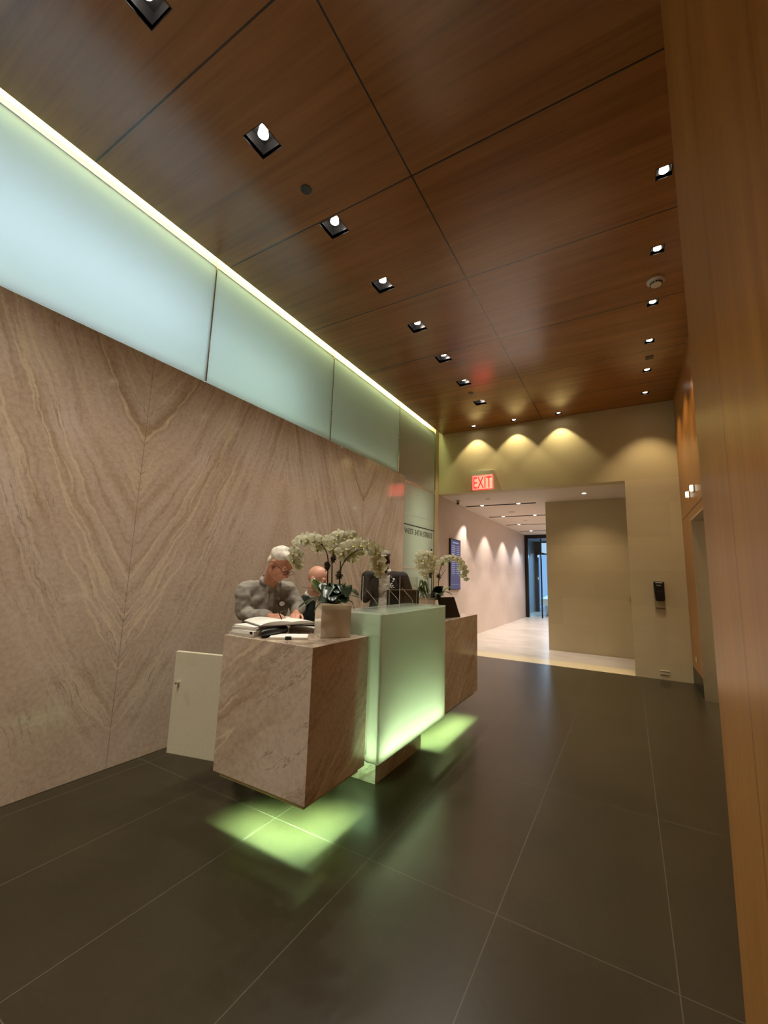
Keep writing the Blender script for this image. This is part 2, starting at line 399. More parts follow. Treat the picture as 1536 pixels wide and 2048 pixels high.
bm = B(); holed(OX0-.4, 1.9, YB+.25, 17.2, OZ, [(-3.41, -1.75, y-.065, y+.065) for y in SLOTS], bm)
for y in SLOTS:
    a, b, c, d_ = -3.41, -1.75, y-.065, y+.065
    for q in ([(a, c, OZ), (b, c, OZ), (b, c, OZ+.16), (a, c, OZ+.16)], [(a, d_, OZ), (b, d_, OZ), (b, d_, OZ+.16), (a, d_, OZ+.16)], [(a, c, OZ), (a, d_, OZ), (a, d_, OZ+.16), (a, c, OZ+.16)], [(b, c, OZ), (b, d_, OZ), (b, d_, OZ+.16), (b, c, OZ+.16)], [(a, c, OZ+.16), (b, c, OZ+.16), (b, d_, OZ+.16), (a, d_, OZ+.16)]):
        f = quad(bm, q); f.material_index = 1
struct('ceiling_hall', bm, [M['paint_hall'], M['black_metal']])
sbox('trim_12', (-4.2, YB+.25, 3.45), (1.9, 17.2, 3.5), M['black_metal'])
# right side: veneered wall beside the camera, then the lift wall set back
sbox('wall_right', (.27, YN, 0), (1.9, 2.06, CEIL), M['wall_wood'])
DY0, DY1 = 5.7, 7.02
bm = B()
box(bm, (XR, 2.06, 0), (1.0, DY0, CEIL)); box(bm, (XR, DY1, .26), (1.0, YB, CEIL)); box(bm, (XR, DY0, 2.37), (1.0, DY1, CEIL))
struct('wall_right_lifts', bm, M['wall_wood'])
sbox('trim_13', (XR-.002, DY0, 2.478), (XR+.002, YB, 2.486), M['black_metal'])
sbox('baseboard_right', (XR-.002, DY1+.01, 0), (.99, YB, .26), M['black_metal'])
bm = B(); box(bm, (XR-.004, DY1-.012, 0), (1.0, DY1, 2.37)); box(bm, (XR-.004, DY0, 2.35), (1.0, DY1-.012, 2.37)); box(bm, (XR-.004, DY0, 0), (1.0, DY0+.012, 2.35)); struct('trim_14', bm, M['steel'])
sbox('door_2', (.985, DY0, 0), (1.02, DY1, 2.37), M['steel'])
# rest of the shell behind the camera
sbox('wall_front', (XL-.75, YN-.1, 0), (2.0, YN, 4.95), M['stone_back'])
sbox('wall_outer_right', (1.9, YN, 0), (2.0, YB+.3, 4.95), M['wall_wood'])

# ------------------------------------------------------------------ light slot, lit glass band
light('slot_light', 'AREA', (-3.385, 2, 4.66), 70, (.82, 1, .48), shape='RECTANGLE', size=.05, size_y=11.6)
light('box_top_light', 'AREA', (XL-.10, 1.4, 4.60), 7, (.7, 1, .60), shape='RECTANGLE', size=.06, size_y=9.6)
light('box_low_light', 'AREA', (XL-.09, 1.4, 3.215), 17, (.66, 1, .76), (R(180), 0, 0), shape='RECTANGLE', size=.06, size_y=9.6)
light('box_day_light', 'AREA', (XL-.55, 1.0, 3.75), 30, (.62, .80, 1), (0, R(-90), 0), shape='RECTANGLE', size=.5, size_y=2.6)  # blue fills added behind the glass for its bluish-white patches
light('box_day_light', 'AREA', (XL-.55, -1.2, 3.75), 12, (.60, .80, 1), (0, R(-90), 0), shape='RECTANGLE', size=.5, size_y=1.6)
light('box_day_light', 'AREA', (XL-.55, 3.1, 3.65), 9, (.62, .88, .9), (0, R(-90), 0), shape='RECTANGLE', size=.4, size_y=1.2)
light('bay_light', 'AREA', (XL-.4, 7.2, 2.2), 16, (.95, 1, .85), (0, R(-90), 0), shape='RECTANGLE', size=1.6, size_y=.8)

# ------------------------------------------------------------------ downlights
ORD = ['first', 'second', 'third', 'fourth', 'fifth', 'sixth', 'seventh', 'eighth']
for x, y, s, row, k in lamps:
    if row == 'L': lab = 'square recessed downlight, %s from the camera in the row beside the glass strip' % ORD[k]; grp = 'square downlights above the desk'
    elif row == 'R': lab = 'small bright downlight, %s from the camera in the row along the right wood wall' % ORD[k]; grp = 'downlights along the right wall'
    else: lab = 'small downlight against the beige end wall, %s of three' % ('leftmost', 'middle one', 'rightmost')[k]; grp = 'downlights washing the end wall'
    t = thing('recessed_downlight', lab, 'light', (x, y, CEIL), grp)
    bm = B(); h = .12; e = .004
    for a in ([(x-s, y-s), (x+s, y-s)], [(x+s, y-s), (x+s, y+s)], [(x+s, y+s), (x-s, y+s)], [(x-s, y+s), (x-s, y-s)]):
        (ax, ay), (bx_, by) = a
        quad(bm, [(ax, ay, CEIL-.001), (bx_, by, CEIL-.001), (bx_, by, CEIL+h), (ax, ay, CEIL+h)])
    quad(bm, [(x-s, y-s, CEIL+h), (x+s, y-s, CEIL+h), (x+s, y+s, CEIL+h), (x-s, y+s, CEIL+h)])
    obj('housing', bm, M['lamp_black'], t)
    bm = B()
    for (a, b) in (((x-s-e, y-s-e), (x+s+e, y-s)), ((x-s-e, y+s), (x+s+e, y+s+e)), ((x-s-e, y-s), (x-s, y+s)), ((x+s, y-s), (x+s+e, y+s))): box(bm, (*a, CEIL-.002), (*b, CEIL+.002))
    obj('trim_ring', bm, M['lamp_black'], t)
    r = s*.40 if row == 'L' else s*.62
    zz = CEIL+.055 if row == 'L' else CEIL+.012
    bm = B(); cyl(bm, (x, y), r, zz, zz+.05, 20, r*.8); obj('bulb', bm, M['lamp'] if row == 'L' else M['lamp_warm'], t, smooth=False)
    if row == 'L': light('lamp_beam', 'SPOT', (x, y, zz-.005), P_LEFT, COOL, (0, 0, 0), t, spot_size=R(100), spot_blend=.8, shadow_soft_size=.03)
    elif row == 'R': light('lamp_beam', 'SPOT', (x, y, zz-.005), P_RIGHT, WARM, (0, 0, 0), t, spot_size=R(85), spot_blend=.6, shadow_soft_size=.02)
    else: light('lamp_beam', 'SPOT', (x, y, zz-.005), P_BACK, (1, .85, .5), (0, 0, 0), t, spot_size=R(88), spot_blend=.35, shadow_soft_size=.015)
# hall slot lamps
k = 0
for i, y in enumerate(SLOTS):
    for j, x in enumerate((-3.0, -2.14)):
        t = thing('slot_spotlight', 'small white spotlight in the %s dark ceiling slot of the hall, %s one' % (ORD[i], ('left', 'right')[j]), 'light', (x, y, OZ+.03), 'spotlights in the hall ceiling slots')
        bm = B(); cyl(bm, (x, y), .045, OZ+.01, OZ+.15, 18); obj('can', bm, M['white_plastic'], t)
        bm = B(); cyl(bm, (x, y), .036, OZ+.004, OZ+.0098, 18); obj('bulb', bm, M['lamp'], t)
        light('lamp_beam', 'SPOT', (x, y, OZ-.002), P_HALL, (1, .90, .84), (0, 0, 0), t, spot_size=R(92), spot_blend=.4, shadow_soft_size=.02)
t = thing('recessed_downlight', 'small round downlight in the pale soffit above the stone alcove', 'light', (-.687, 8.978, OZ))
bm = B(); cyl(bm, (-.687, 8.978), .05, OZ-.008, OZ-.0005, 20); obj('trim_ring', bm, M['white_plastic'], t)
bm = B(); cyl(bm, (-.687, 8.978), .034, OZ-.011, OZ-.0082, 20); obj('bulb', bm, M['lamp_warm'], t)
light('lamp_beam', 'SPOT', (-.687, 8.978, OZ-.014), 60, WARM, (0, 0, 0), t, spot_size=R(120), spot_blend=.8, shadow_soft_size=.03)

# ------------------------------------------------------------------ ceiling fittings
for (x, y), lab in (((-2.081, 2.154), 'dark round cover in the wood ceiling between two square downlights, the larger looking one'), ((-2.122, 6.347), 'small dark round cover in the wood ceiling near the end wall')):
    bm = B(); cyl(bm, (x, y), .043, CEIL-.006, CEIL-.0002, 24); tag(obj('sprinkler_cover', bm, plain('cover_green_grey', (.035, .05, .04), .5), loc=(x, y, CEIL), bevel=.002), lab, 'sprinkler')
bm = B(); box(bm, (.34, 6.29, CEIL-.005), (.43, 6.39, CEIL-.0002)); tag(obj('ceiling_access_cover', bm, M['black_plastic'], loc=(.385, 6.34, CEIL), bevel=.002), 'small dark square cover in the ceiling between two downlights of the right row', 'cover')
t = thing('smoke_detector', 'round white smoke detector on the wood ceiling near the right wall', 'smoke detector', (.383, 4.647, CEIL))
bm = B(); cyl(bm, (.383, 4.647), .075, CEIL-.018, CEIL-.0002, 32, .085); obj('base', bm, M['white_plastic'], t, bevel=.003)
bm = B(); cyl(bm, (.383, 4.647), .045, CEIL-.05, CEIL-.018, 32, .06)
obj('sensor_head', bm, M['white_plastic'], t, bevel=.004)
for a in range(10):
    pass
bm = B()
for a in range(12):
    an = a*math.pi/6; c = Vector((.383+.0535*math.cos(an), 4.647+.0535*math.sin(an), CEIL-.034))
    bmesh.ops.create_cube(bm, size=1, matrix=Matrix.Translation(c) @ Matrix.Rotation(an, 4, 'Z') @ Matrix.Diagonal((.006, .02, .012, 1)))
obj('vent_slots', bm, M['black_plastic'], t)
# hall ceiling fittings
for (x, y), lab, r in (((-2.609, 8.963), 'faint flat round speaker in the hall ceiling before the first slot', .05), ((-2.579, 10.998), 'flat round speaker in the hall ceiling behind the first slot', .09), ((-2.59, 12.786), 'flat round speaker in the hall ceiling behind the second slot', .07)):
    bm = B(); cyl(bm, (x, y), r, OZ-.006, OZ-.0002, 28); tag(obj('ceiling_speaker', bm, plain('speaker_grille', (.45, .4, .35), .6), loc=(x, y, OZ)), lab, 'speaker')
cx, cy = -3.30, 8.95
t = thing('security_camera', 'white dome security camera with a black lens under the hall soffit', 'camera', (cx, cy, OZ))
bm = B(); cyl(bm, (cx, cy), .055, OZ-.022, OZ-.0002, 24); obj('mount', bm, M['white_plastic'], t, bevel=.003)
bm = B(); p = Vector((cx, cy, OZ-.055)); dr = Vector((.35, -.85, -.3)).normalized(); capsule(bm, p-dr*.02, p+dr*.05, .042, .04); obj('body', bm, M['white_plastic'], t, smooth=True)
bm = B(); ring_tube(bm, [p+dr*.078, p+dr*.094], [.026, .02], 18); obj('lens', bm, M['black_plastic'], t)

# ------------------------------------------------------------------ exit sign
t = thing('exit_sign', 'red lit exit sign with a grey top housing on the beige end wall', 'exit sign', (-2.45, YB, 3.22))
bxo('housing', (-2.675, YB-.085, 3.525), (-2.225, YB-.001, 3.612), M['steel'], t, .004)
bxo('bracket', (-2.53, YB-.05, 3.613), (-2.37, YB-.001, 3.64), M['steel'], t, .003)
bxo('panel', (-2.665, YB-.05, 3.225), (-2.235, YB-.038, 3.524), plain('exit_panel', (.75, .52, .42), .15, .3, Emission_Color=(1, .62, .42, 1), Emission_Strength=.45), t)  # cream glow put in for the lit wall mirrored in the panel
MTX = Matrix.Rotation(R(90), 4, 'X')
text_mesh('exit_letters', 'EXIT', .34, M['red'], t, Matrix.Translation((-2.635, YB-.054, 3.26)) @ MTX, .003, .37)
bm = B()
for a, b in (((-2.665, 3.225), (-2.235, 3.24)), ((-2.665, 3.24), (-2.655, 3.524)), ((-2.245, 3.24), (-2.235, 3.524))): box(bm, (a[0], YB-.056, a[1]), (b[0], YB-.0501, b[1]))
obj('edge_frame', bm, M['red'], t)
light('sign_glow', 'AREA', (-2.45, YB-.07, 3.37), 1.6, (1, .06, .04), (R(90), 0, 0), t, shape='RECTANGLE', size=.4, size_y=.25)

# ------------------------------------------------------------------ end wall fittings
t = thing('hand_sanitizer_dispenser', 'black wall mounted hand sanitizer dispenser on the stone end wall', 'dispenser', (.41, YB, 1.2))
bm = B(); prism(bm, [(.337, 1.5), (.345, 1.51), (.473, 1.51), (.481, 1.5), (.478, 1.23), (.465, 1.205), (.365, 1.205), (.352, 1.23)], YB-.105, YB-.005, 'y'); obj('body', bm, M['black_plastic'], t, bevel=.006)
bxo('window_strip', (.362, YB-.112, 1.485), (.455, YB-.104, 1.499), M['white_plastic'], t)
text_mesh('label', 'PURELL', .03, M['white_plastic'], t, Matrix.Translation((.375, YB-.1065, 1.44)) @ MTX, .001, .065)
bxo('push_bar', (.375, YB-.118, 1.27), (.455, YB-.104, 1.36), M['black_plastic'], t, .004)
bxo('drip_tray', (.352, YB-.06, 1.09), (.475, YB-.005, 1.098), clear('tray_plastic', (.55, .5, .45)), t)
bm = B(); box(bm, (.355, YB-.012, .08), (.475, YB-.0042, .138)); o = obj('wall_outlet_cover', bm, M['cream'], loc=(.415, YB, .08)); tag(o, 'small cream outlet cover low on the stone end wall', 'outlet')
bxo('upper_lip', (.352, YB-.018, .128), (.478, YB-.012, .138), M['white_plastic'], o); bxo('lower_lip', (.352, YB-.018, .08), (.478, YB-.012, .088), M['cream'], o)
bm = B(); box(bm, (-.02, YI-.03, 1.13), (.03, YI-.001, 1.17)); tag(obj('door_stop', bm, M['steel'], loc=(.005, YI, 1.13), bevel=.003), 'tiny metal stop at the edge of the stone alcove', 'door stop')
# lift fittings
for y, lab in ((6.98, 'lit square lift lantern on the right wood wall, the farther of two'), (6.52, 'lit square lift lantern on the right wood wall, the nearer of two')):
    t = thing('lift_lantern', lab, 'indicator light', (XR, y, 2.7), 'lift lanterns')
    bxo('bracket', (XR-.012, y-.04, 2.66), (XR-.0005, y+.04, 2.76), M['steel'], t, .003); bxo('lens', (XR-.045, y-.032, 2.675), (XR-.0125, y+.032, 2.75), emit('lantern_glow', (1, .9, .66), 1.7), t, .003)
t = thing('call_plate', 'small bright metal plate low on the lift wall above the dark base', 'switch plate', (XR, 7.55, .42))  # plate put in for a bright reflected dot on the lift wall
bxo('plate', (XR-.008, 7.51, .39), (XR-.0005, 7.59, .47), M['chrome'], t, .002); bxo('button', (XR-.014, 7.53, .41), (XR-.0085, 7.57, .45), M['white_plastic'], t, .002)

# ------------------------------------------------------------------ hall: directory and vestibule
def directory_mat():
    t = NT('directory_display'); x, y, z = t.xyz(t.pos())     # object origin is the sign's base
    row = t.math('LESS_THAN', t.math('FLOORED_MODULO', z, .044), .016)
    ins = t.math('MULTIPLY', t.math('GREATER_THAN', z, .32), t.math('LESS_THAN', z, 1.0))
    colm = t.math('MAXIMUM', t.math('COMPARE', y, -.14, .11), t.math('COMPARE', y, .15, .10))
    gl = t.math('GREATER_THAN', t.noise(t.comb(0.0, t.math('MULTIPLY', y, 60), t.math('FLOOR', t.math('DIVIDE', z, .044))), 1, 2), .45)
    m = t.math('MULTIPLY', t.math('MULTIPLY', row, ins), t.math('MULTIPLY', colm, gl))
    m = t.math('MAXIMUM', m, t.math('MULTIPLY', t.math('COMPARE', z, 1.05, .012), t.math('COMPARE', y, 0.0, .18)))
    m = t.math('MAXIMUM', m, t.math('MULTIPLY', t.math('COMPARE', z, .11, .002), t.math('COMPARE', y, 0.0, .26)))
    c = t.mix(m, (.11, .10, .17), (.42, .40, .52))
    return t.done(t.n('ShaderNodeEmission', {'Color': c, 'Strength': 1.0}))
t = thing('directory_screen', 'tall purple grey directory screen on the left wall of the hall', 'screen', (OX0, 9.12, 1.2))
bxo('frame', (OX0-.0195, 8.80, 1.185), (OX0+.015, 9.45, 2.335), M['black_metal'], t, .003)
bxo('display', (OX0+.0151, 8.825, 1.21), (OX0+.018, 9.425, 2.31), directory_mat(), t)
YD0 = 0
YD = 17.2
fx = OX0-.10
bm = B(); box(bm, (fx, YD-.06, 0), (fx+.13, YD+.06, 3.206)); box(bm, (fx+.13, YD-.06, 3.06), (-1.35, YD+.06, 3.206)); struct('trim_15', bm, M['black_metal'])
d = struct('door_3', (lambda b: (box(b, (fx+.14, YD-.006, .06), (-2.95, YD+.006, 3.05)), b)[1])(B()), M['pane'])
bm = B(); box(bm, (-2.95, YD-.02, 0), (-2.90, YD+.02, 3.05)); obj('stile', bm, M['black_metal'], d)
for z in (2.35, 1.5):
    bm = B(); box(bm, (-3.05, YD-.07, z-.05), (-3.02, YD-.03, z+.05)); box(bm, (-3.045, YD-.03, z-.01), (-3.025, YD-.006, z+.01)); obj('handle', bm, M['chrome'], d)
sbox('wall_vestibule_left', (-4.2, YD, 0), (-3.75, 21.5, 3.2), M['steel'])
sbox('wall_vestibule_right', (-1.7, YD+.06, 0), (-1.35, 21.5, 3.2), plain('dark_cladding', (.05, .05, .055), .3))
sbox('ceiling_vestibule', (-4.2, YD+.06, 3.2), (-1.35, 21.5, 3.4), plain('vestibule_ceiling', (.32, .34, .38), .4))
bm = B(); box(bm, (-3.75, 20.4, 0), (-3.60, 20.6, 2.75)); box(bm, (-3.75, 20.4, 2.6), (-1.7, 20.6, 2.75)); box(bm, (-3.02, 20.4, 0), (-2.88, 20.6, 2.6)); box(bm, (-3.75, 20.4, 2.75), (-1.7, 20.6, 3.2)); struct('trim_16', bm, M['black_metal'])
ice = plain('frosted_daylight_panel', (.60, .80, .95), .25, var=.05)  # reflected daylight painted in as pale blue
sbox('window_8', (-3.6, 20.49, 0), (-3.02, 20.51, 2.6), M['pane'])
bm = B(); prism(bm, [(18.0, 2.55), (20.3, 2.60), (20.3, 2.92), (18.0, 2.95)], -3.05, -2.2, 'x')
for y in (18.3, 20.0): box(bm, (-2.65, y, 2.9), (-2.6, y+.05, 3.2))
tag(obj('entrance_light_canopy', bm, emit('canopy_light', (.45, .72, 1), .9), loc=(-2.6, 19, 2.5), bevel=.04), 'pale blue glowing canopy panel above the far entrance door', 'light')  # glow put in for daylight reflected on the entrance door parts
bm = B(); prism(bm, [(18.0, .42), (19.6, .5), (19.6, .78), (18.0, .70)], -3.12, -2.2, 'x'); box(bm, (-3.0, 18.2, 0), (-2.95, 19.4, .44)); tag(obj('entrance_bench', bm, ice, loc=(-2.6, 18.8, 0), bevel=.03), 'pale blue low bench beside the far entrance door', 'bench')  # added block, coloured as the low daylight reflection
light('canopy_light', 'AREA', (-2.7, 18.8, 2.45), 60, DAY, shape='RECTANGLE', size=.8, size_y=1.6)  # lamp added with the glowing block, as daylight

# ------------------------------------------------------------------ reception desk
ZT, ZB = 1.084, .279
desk = thing('reception_desk', 'long marble reception desk with a glowing frosted glass front, floating on green light', 'desk', (-1.85, 3.2, 0))
def pedestal(x0, x1, y0, y1, nm):
    bm = B(); j = .028
    def ring_(a, z): return [bm.verts.new(q) for q in ((x0+a, y0+a, z), (x1-a, y0+a, z), (x1-a, y1-a, z), (x0+a, y1-a, z))]
    rs = [ring_(0, ZT), ring_(0, ZB), ring_(j, ZB), ring_(j, ZB+.19)]
    bm.faces.new(rs[0]); bm.faces.new(rs[3])
    for a, b in zip(rs, rs[1:]):
        for k in range(4): bm.faces.new((a[k], a[(k+1) % 4], b[(k+1) % 4], b[k]))
    return obj(nm, bm, M['marble_desk'], desk, bevel=.0015)
near = pedestal(-2.253, -1.524, 1.865, 2.443, 'marble_block'); far = pedestal(-2.2, -1.48, 3.562, 4.64, 'marble_block')
lip = plain('lip_stone', (.5, .44, .2), .4)  # stone lip with the LED glow put into its olive colour
def underlight(x0, x1, y0, y1, par):
    i = .03
    bm = B()
    outer = [(x0+i, y0+i), (x1-i, y0+i), (x1-i, y1-i), (x0+i, y1-i)]; j = i+.012; inner = [(x0+j, y0+j), (x1-j, y0+j), (x1-j, y1-j), (x0+j, y1-j)]
    rows = [[bm.verts.new((*q, z)) for q in ring] for ring, z in ((outer, ZB-.034), (outer, ZB+.12), (inner, ZB+.12), (inner, ZB-.034))]
    for a in range(4):
        for k in range(4): bm.faces.new((rows[a][k], rows[a][(k+1) % 4], rows[(a+1) % 4][(k+1) % 4], rows[(a+1) % 4][k]))
    obj('shadow_lip', bm, lip, par)
    bm = B(); box(bm, (x0+.16, y1-.16, .0), (x0+.30, y1-.031, ZB+.188)); obj('foot', bm, M['black_metal'], par)
    zl = ZB+.15
    for (a, b) in (((x0+.14, y0+.085), (x1-.085, y0+.085)), ((x1-.085, y0+.14), (x1-.085, y1-.08)), ((x0+.2, y0+.2), (x1-.2, y0+.2)), ((x1-.2, y0+.24), (x1-.2, y1-.12))):
        L = math.dist(a, b); n = max(3, int(L/.10)); inn = abs(a[1]-y0-.2) < .05
        bm = B(); dx, dy = (L, 0) if a[1] == b[1] else (0, L)
        box(bm, (a[0]-.012, a[1]-.012, zl+.004), (a[0]+dx+.012, a[1]+dy+.012, zl+.012)); st = obj('light_strip', bm, M['led'], par)
        for q in range(n):
            u = (q+.5)/n; c = (a[0]+dx*u, a[1]+dy*u, zl)
            pw = random.uniform(.8, 1.2)*P_UNDER*(.7 if inn else 1)
            l_ = light('under_light', 'AREA', c, pw, LED, parent=st, shape='DISK', size=.03, spread=R(62 if not inn else 70)); l_.location = (c[0]-desk.location.x, c[1]-desk.location.y, zl)
underlight(-2.253, -1.524, 1.865, 2.443, near); underlight(-2.2, -1.48, 3.562, 4.64, far)
bxo('marble_plinth', (-1.99, 2.79, 0), (-1.645, 3.56, .295), M['marble_desk'], desk, .002)
light('plinth_light', 'AREA', (-1.74, 2.66, .285), 1.6, LED, (R(35), 0, 0), desk, shape='RECTANGLE', size=.25, size_y=.03)
GX, GZ0, GZ1, GY0, GY1 = -1.425, .300, 1.238, 2.445, 3.558
core = bxo('inner_core', (-1.78, GY0+.10, .2955), (-1.56, GY1-.03, 1.19), plain('core_white', (.62, .66, .60), .5, var=.02), desk)
gc = bxo('glass_front', (GX-.012, GY0, GZ0), (GX, GY1, GZ1-.0125), M['case_glass'], desk, .001)
bxo('glass_end', (-1.78, GY0, ZT+.002), (GX-.0125, GY0+.012, GZ1-.0125), M['case_glass'], desk)
bxo('glass_end', (-1.515, GY0, GZ0), (GX-.0125, GY0+.012, ZT), M['case_glass'], desk)
bxo('glass_end', (-1.78, GY1-.012, ZT+.002), (GX-.0125, GY1, GZ1-.0125), M['case_glass'], desk)
bxo('glass_top', (-1.78, GY0, GZ1-.012), (GX, GY1, GZ1), M['case_glass'], desk, .001)
bxo('glass_bottom', (-1.56, GY0+.012, GZ0), (GX-.012, GY1-.012, GZ0+.008), M['white_paint'], desk)
for q in range(16):
    bm = B(); ellip(bm, (-1.475, GY0+.05+q*.068, .318), (.012, .016, .008), seg=10); obj('light_point', bm, M['led_dot'], desk)
    light('case_point', 'AREA', (-1.462, GY0+.05+q*.068, .33), .22*random.uniform(.5, 1.5), (.74, 1, .55), (R(180), 0, 0), desk, shape='DISK', size=.02)
l_ = light('case_light', 'AREA', (-1.49, 3.0, .315), 6.5, (.82, 1, .70), (R(180), 0, 0), desk, shape='RECTANGLE', size=.05, size_y=1.0)
bm = B(); ellip(bm, (-1.62, GY0+.05, 1.165), (.030, .030, .022)); obj('cable_grommet', bm, M['black_plastic'], desk, smooth=True)  # dark blob added for the blurred smudge in the glass end
bxo('worktop', (-2.25, 2.445, .73), (-1.785, 3.56, .76), M['cream'], desk, .002)
bxo('worktop_panel', (-1.80, 2.60, .2955), (-1.785, 3.55, .73), M['cream'], desk)
# gate panel hinged at the back of the near block
gA, gB = Vector((-2.752, 1.882, 0)), Vector((-2.262, 2.004, 0)); gd = (gB-gA).normalized(); gn = Vector((-gd.y, gd.x, 0))
def gate_mat():
    t = NT('gate_stone'); p = t.pos()
    c = t.mix(t.noise(p, 60, 4, .7), (.47, .42, .31), (.60, .54, .42))
    c = t.mix(t.ramp(t.noise(p, 5, 3), [(.62, 0.0), (.72, .5)]), c, (.42, .34, .2))
    return t.done(t.bsdf(c, .35))
bm = B()
vs = box(bm, (0, 0, .26), ((gB-gA).length, .03, .923))
mg = Matrix((( gd.x, gn.x, 0, gA.x), (gd.y, gn.y, 0, gA.y), (0, 0, 1, 0), (0, 0, 0, 1)))
bmesh.ops.transform(bm, matrix=mg, verts=bm.verts)
gate = obj('gate_panel', bm, gate_mat(), desk, bevel=.004)
bm = B(); kp = gA+gd*.045+Vector((0, 0, .72)); capsule(bm, kp-gn*.002, kp-gn*.022, .006, .011, 12); obj('knob', bm, M['chrome'], gate, smooth=True)

# ------------------------------------------------------------------ clear guards on the glass counter
def guard(y0, y1, lab):
    t = thing('clear_guard', lab, 'sneeze guard', (-1.70, (y0+y1)/2, GZ1), 'clear guards on the glass counter')
    X = -1.70
    bxo('screen', (X-.002, y0, GZ1+.001), (X+.002, y1, GZ1+.24), M['acrylic'], t)
    for y in (y0, y1): bxo('screen_edge', (X-.0025, y-.0022, GZ1+.001), (X+.0025, y, GZ1+.24), M['acrylic_edge'], t)
    for y in (y0+.03, y1-.03):
        bm = B(); pts = []
        for i in range(13):
            a = i/12; pts.append((X+.004+.11*math.sin(a*math.pi*.55)**1.3, y, GZ1+.15-.148*a+.0))
        ring_tube(bm, [Vector(p) for p in pts], .0012, 6); obj('foot_bracket', bm, M['acrylic_edge'], t)
guard(2.62, 3.02, 'small clear acrylic guard on the glass counter, the nearer one beside the potted orchid')
guard(3.20, 3.54, 'clear acrylic guard on the glass counter, the farther one before the black monitor')

# ------------------------------------------------------------------ papers and books on the near block
Z0 = ZT+.0006
def slab(name, c, ang, w_, l_, z0, h, mat, lab, cat, grp=None, bev=.001):
    bm = B(); box(bm, (-w_/2, -l_/2, 0), (w_/2, l_/2, h)); bmesh.ops.transform(bm, matrix=Matrix.Translation((c[0], c[1], z0)) @ Matrix.Rotation(R(ang), 4, 'Z'), verts=bm.verts)
    return tag(obj(name, bm, mat, loc=(c[0], c[1], z0), bevel=bev), lab, cat, grp)
slab('paper_sheet', (-2.13, 2.03), 4, .22, .29, Z0, .0012, M['paper'], 'thin white sheet lying lowest under the magazine stack at the desk edge', 'paper')
zz = Z0+.0014
for i, (dx, dy, a, h, m_) in enumerate(((0, .0, 2, .018, 'paper_grey'), (.008, .012, -3, .016, 'paper'), (-.006, .02, 3, .014, 'paper_grey'), (.0, .035, -6, .009, 'paper'))):
    c = (-2.125+dx, 2.025+dy)
    o = slab('magazine', c, a, .215, .28, zz, h, M[m_], ('greyish magazine at the bottom of the stack on the left desk corner', 'white thick magazine second from the bottom of the desk stack', 'greyish magazine second from the top of the desk stack', 'white booklet on top of the magazine stack, partly under the open book')[i], 'magazine', 'magazines stacked on the desk')
    zz += h+.0006
bm = B(); box(bm, (-2.05, 1.888, Z0+.018), (-2.03, 1.90, Z0+.034)); tag(obj('binder_clip', bm, M['black_metal'], loc=(-2.04, 1.895, Z0+.018)), 'tiny black clip on the front edge of the magazine stack', 'clip')
# black curved book cover beside the stack, modelled as a rounded roll
bm = B(); capsule(bm, (-1.975, 1.93, Z0+.026), (-1.985, 2.13, Z0+.030), .025, .024); 
tag(obj('pen_case', bm, M['black_plastic'], loc=(-1.95, 2.05, Z0), smooth=True), 'black soft pen case between the magazine stack and the white notebook', 'case')
# open thick book on the stack
ob = thing('open_book', 'thick white open book the grey-shirted man writes in', 'book', (-2.10, 2.15, zz))
def leafblock(sgn, base, bank):
    bm = B(); n = 10; L = .30; W = .21
    vt, vb = [], []
    for i in range(n+1):
        u = i/n
        top = .020*math.sin(math.pi*min(1, .12+u*.9))**.6*(1 if u < .98 else .9)+.006
        vt.append((sgn*u*W, top+bank*u)); vb.append((sgn*u*W, bank*u))
    poly = vt+vb[::-1]
    prism(bm, poly, -L/2, L/2, 'y')
    bmesh.ops.transform(bm, matrix=base, verts=bm.verts); return bm
base = Matrix.Translation((-2.075, 2.195, zz+.004)) @ Matrix.Rotation(R(68), 4, 'Z')
obj('page_block', leafblock(-1, base, .0), M['paper'], ob)
obj('page_block', leafblock(1, base, -.012), M['paper'], ob)
bm = B(); box(bm, (-.222, -.157, -.003), (0, .157, 0)); box(bm, (0, -.157, -.003), (.222, .157, 0)); bmesh.ops.transform(bm, matrix=base, verts=bm.verts)
obj('cover', bm, M['black_plastic'], ob)
# notebook in front, folder leaning on the pot
nb = thing('notebook', 'thin pale notebook with a black clip lying flat before the open book', 'notebook', (-1.86, 2.0, Z0))
bm = B(); NB = Matrix.Translation((-1.865, 2.045, Z0)) @ Matrix.Rotation(R(38), 4, 'Z')
box(bm, (-.115, -.085, 0), (.115, .085, .011)); bmesh.ops.transform(bm, matrix=NB, verts=bm.verts); obj('pages', bm, M['paper'], nb, bevel=.001)
bm = B(); box(bm, (-.12, -.09, 0), (-.02, -.0855, .013)); box(bm, (.02, -.09, 0), (.12, -.0855, .013)); bmesh.ops.transform(bm, matrix=NB, verts=bm.verts); obj('cover_edge', bm, M['ceramic'], nb)
bm = B(); box(bm, (-.018, -.094, .0), (.018, -.062, .0165)); bmesh.ops.transform(bm, matrix=NB, verts=bm.verts); obj('clip', bm, M['black_metal'], nb)
slab('booklet', (-2.02, 2.385), 10, .2, .09, Z0, .02, M['paper'], 'white booklet behind the open book next to the white pot', 'booklet')

